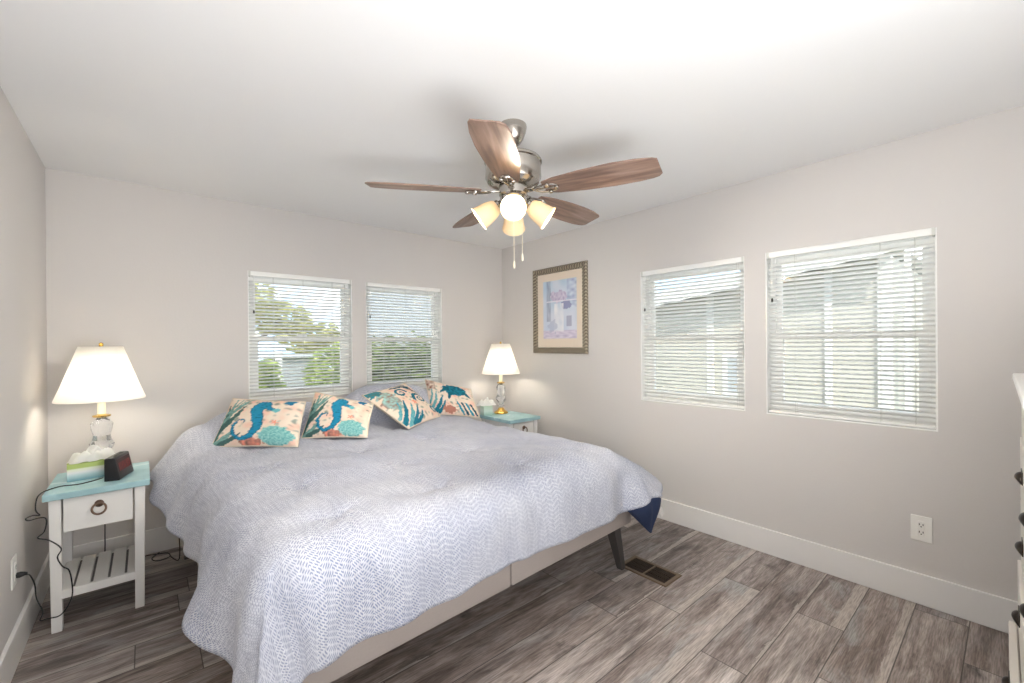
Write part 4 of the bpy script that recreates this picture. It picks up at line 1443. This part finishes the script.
def shrub(name, label, cat, loc, blobs, n, leaf, mat, seed, trunk=None, group=None):
    rnd = random.Random(seed)
    root = thing(name, label, cat, loc, 0, group)
    bm = bmesh.new()
    for i in range(n):
        bx, by, bz, rx, rz_ = blobs[rnd.randrange(len(blobs))]
        d_ = Vector((rnd.gauss(0, 1), rnd.gauss(0, 1), rnd.gauss(0, 1))).normalized() * (0.55 + 0.45 * rnd.random())
        c = Vector((bx + d_.x * rx, by + d_.y * rx * 0.7, bz + d_.z * rz_))
        if c.z < 0.02:
            c.z = 0.02 + rnd.random() * 0.1
        q = Vector((rnd.gauss(0, 1), rnd.gauss(0, 1), rnd.gauss(0, 1) + 0.6)).to_track_quat('Z', 'Y').to_matrix()
        s = leaf * (0.6 + 0.8 * rnd.random())
        v = [bm.verts.new(c + q @ Vector(p)) for p in ((-s, 0, 0), (0, -s * 0.4, s * 0.1), (s, 0, 0), (0, s * 0.4, s * 0.1))]
        bm.faces.new(v)
    obj('foliage', bm, mat, root)
    bm = bmesh.new()
    for (pts, r) in (trunk or [([(b[0] * 0.3, b[1] * 0.3, 0), (b[0] * 0.7, b[1] * 0.7, b[2] * 0.6), (b[0], b[1], b[2])], 0.02) for b in blobs]):
        tube(bm, pts, r, 6)
    obj('trunk' if trunk else 'stems', bm, M['bark'], root)
    return root
G = -0.70
shrub('leafy_shrub', 'bright green shrub low outside the left back window', 'shrub', (3.15, 8.3, G), [(0, 0, 0.8, 0.55, 0.7), (0.5, 0.2, 1.2, 0.5, 0.8), (-0.15, 0.1, 1.4, 0.4, 0.6), (0.3, 0, 1.7, 0.5, 0.5)], 4200, 0.07, M['leaf_bright'], 1)
shrub('leafy_shrub', 'taller green shrub outside the left back window beside the white yard post', 'shrub', (1.75, 8.0, G), [(0, 0, 0.8, 0.5, 0.7), (-0.5, 0.2, 1.0, 0.5, 0.8), (0.2, 0.1, 1.2, 0.3, 0.6), (-0.2, 0, 1.5, 0.4, 0.4)], 3200, 0.07, M['leaf_bright'], 2)
shrub('leafy_tree', 'pale yellow-green tree high outside the left back window', 'tree', (2.0, 12.5, G), [(0, 0, 3.2, 1.1, 0.6), (1.2, 0.3, 2.7, 0.8, 0.5), (-1.0, 0, 3.0, 0.8, 0.5), (1.9, 0, 2.2, 0.8, 0.5)], 2600, 0.12, M['leaf_yellow'], 3,
      [([(0, 0, 0), (0.05, 0, 1.4), (0, 0, 3.0)], 0.10), ([(0.04, 0, 1.6), (0.7, 0.1, 2.2), (1.2, 0.3, 2.7)], 0.05)])
shrub('hedge', 'dense dappled hedge close outside the corner back window', 'hedge', (3.0, 5.25, G), [(-0.6, 0, 0.9, 0.45, 1.0), (-0.2, 0.1, 1.1, 0.45, 1.05), (0.2, 0, 1.1, 0.45, 1.08), (0.6, 0.1, 1.1, 0.45, 1.08), (1.0, 0, 1.1, 0.45, 1.05), (0.4, 0, 1.3, 0.8, 0.75), (-0.2, 0, 1.4, 0.5, 0.6), (0.9, 0, 1.4, 0.5, 0.6)], 13000, 0.06, M['leaf_dark'], 4)
yp = thing('yard_post', 'white yard post outside the left back window', 'post', (2.22, 8.5, G))
bm = bmesh.new()
box(bm, -0.05, 0.05, -0.05, 0.05, 0, 1.84, 0.006)
obj('shaft', bm, M['white_out'], yp)
bm = bmesh.new()
box(bm, -0.065, 0.065, -0.065, 0.065, 1.84, 1.88, 0.01)
obj('post_cap', bm, M['white_out'], yp)
sd = thing('garden_shed', 'low grey garden shed outside the left back window', 'shed', (2.65, 9.4, G))
bm = bmesh.new()
box(bm, -0.45, 0.45, -0.3, 0.3, 0, 1.75)
obj('shed_wall', bm, M['shed'], sd)
bm = bmesh.new()
box(bm, -0.55, 0.55, -0.4, 0.4, 1.75, 1.82, 0.01)
obj('shed_roof', bm, M['roof'], sd)
bh = thing('distant_house', 'white-roofed house beyond the yard behind the left back window', 'house', (1.0, 16.0, G))
bm = bmesh.new()
box(bm, -3.2, 1.9, 0, 4, 0, 2.3)
obj('house_wall', bm, M['far_wall'], bh)
bm = bmesh.new()
prism(bm, [(-0.5, 2.3), (4.5, 2.3), (4.5, 2.4), (2.0, 3.0), (-0.5, 2.4)], -3.5, 2.2, Matrix(((0, 0, 1, 0), (1, 0, 0, 0), (0, 1, 0, 0), (0, 0, 0, 1))))
obj('roof', bm, M['white_out'], bh)

ph = thing('pale_house', 'pale grey house wall rising above the dappled hedge', 'house', (6.0, 9.5, G))
bm = bmesh.new()
box(bm, -1.8, 3.5, 0, 0.4, 0, 3.6)
obj('house_wall', bm, M['shed'], ph)
bm = bmesh.new()
box(bm, -1.9, 3.7, -0.2, 0.6, 3.6, 3.72, 0.02)
obj('roof', bm, M['roof'], ph)
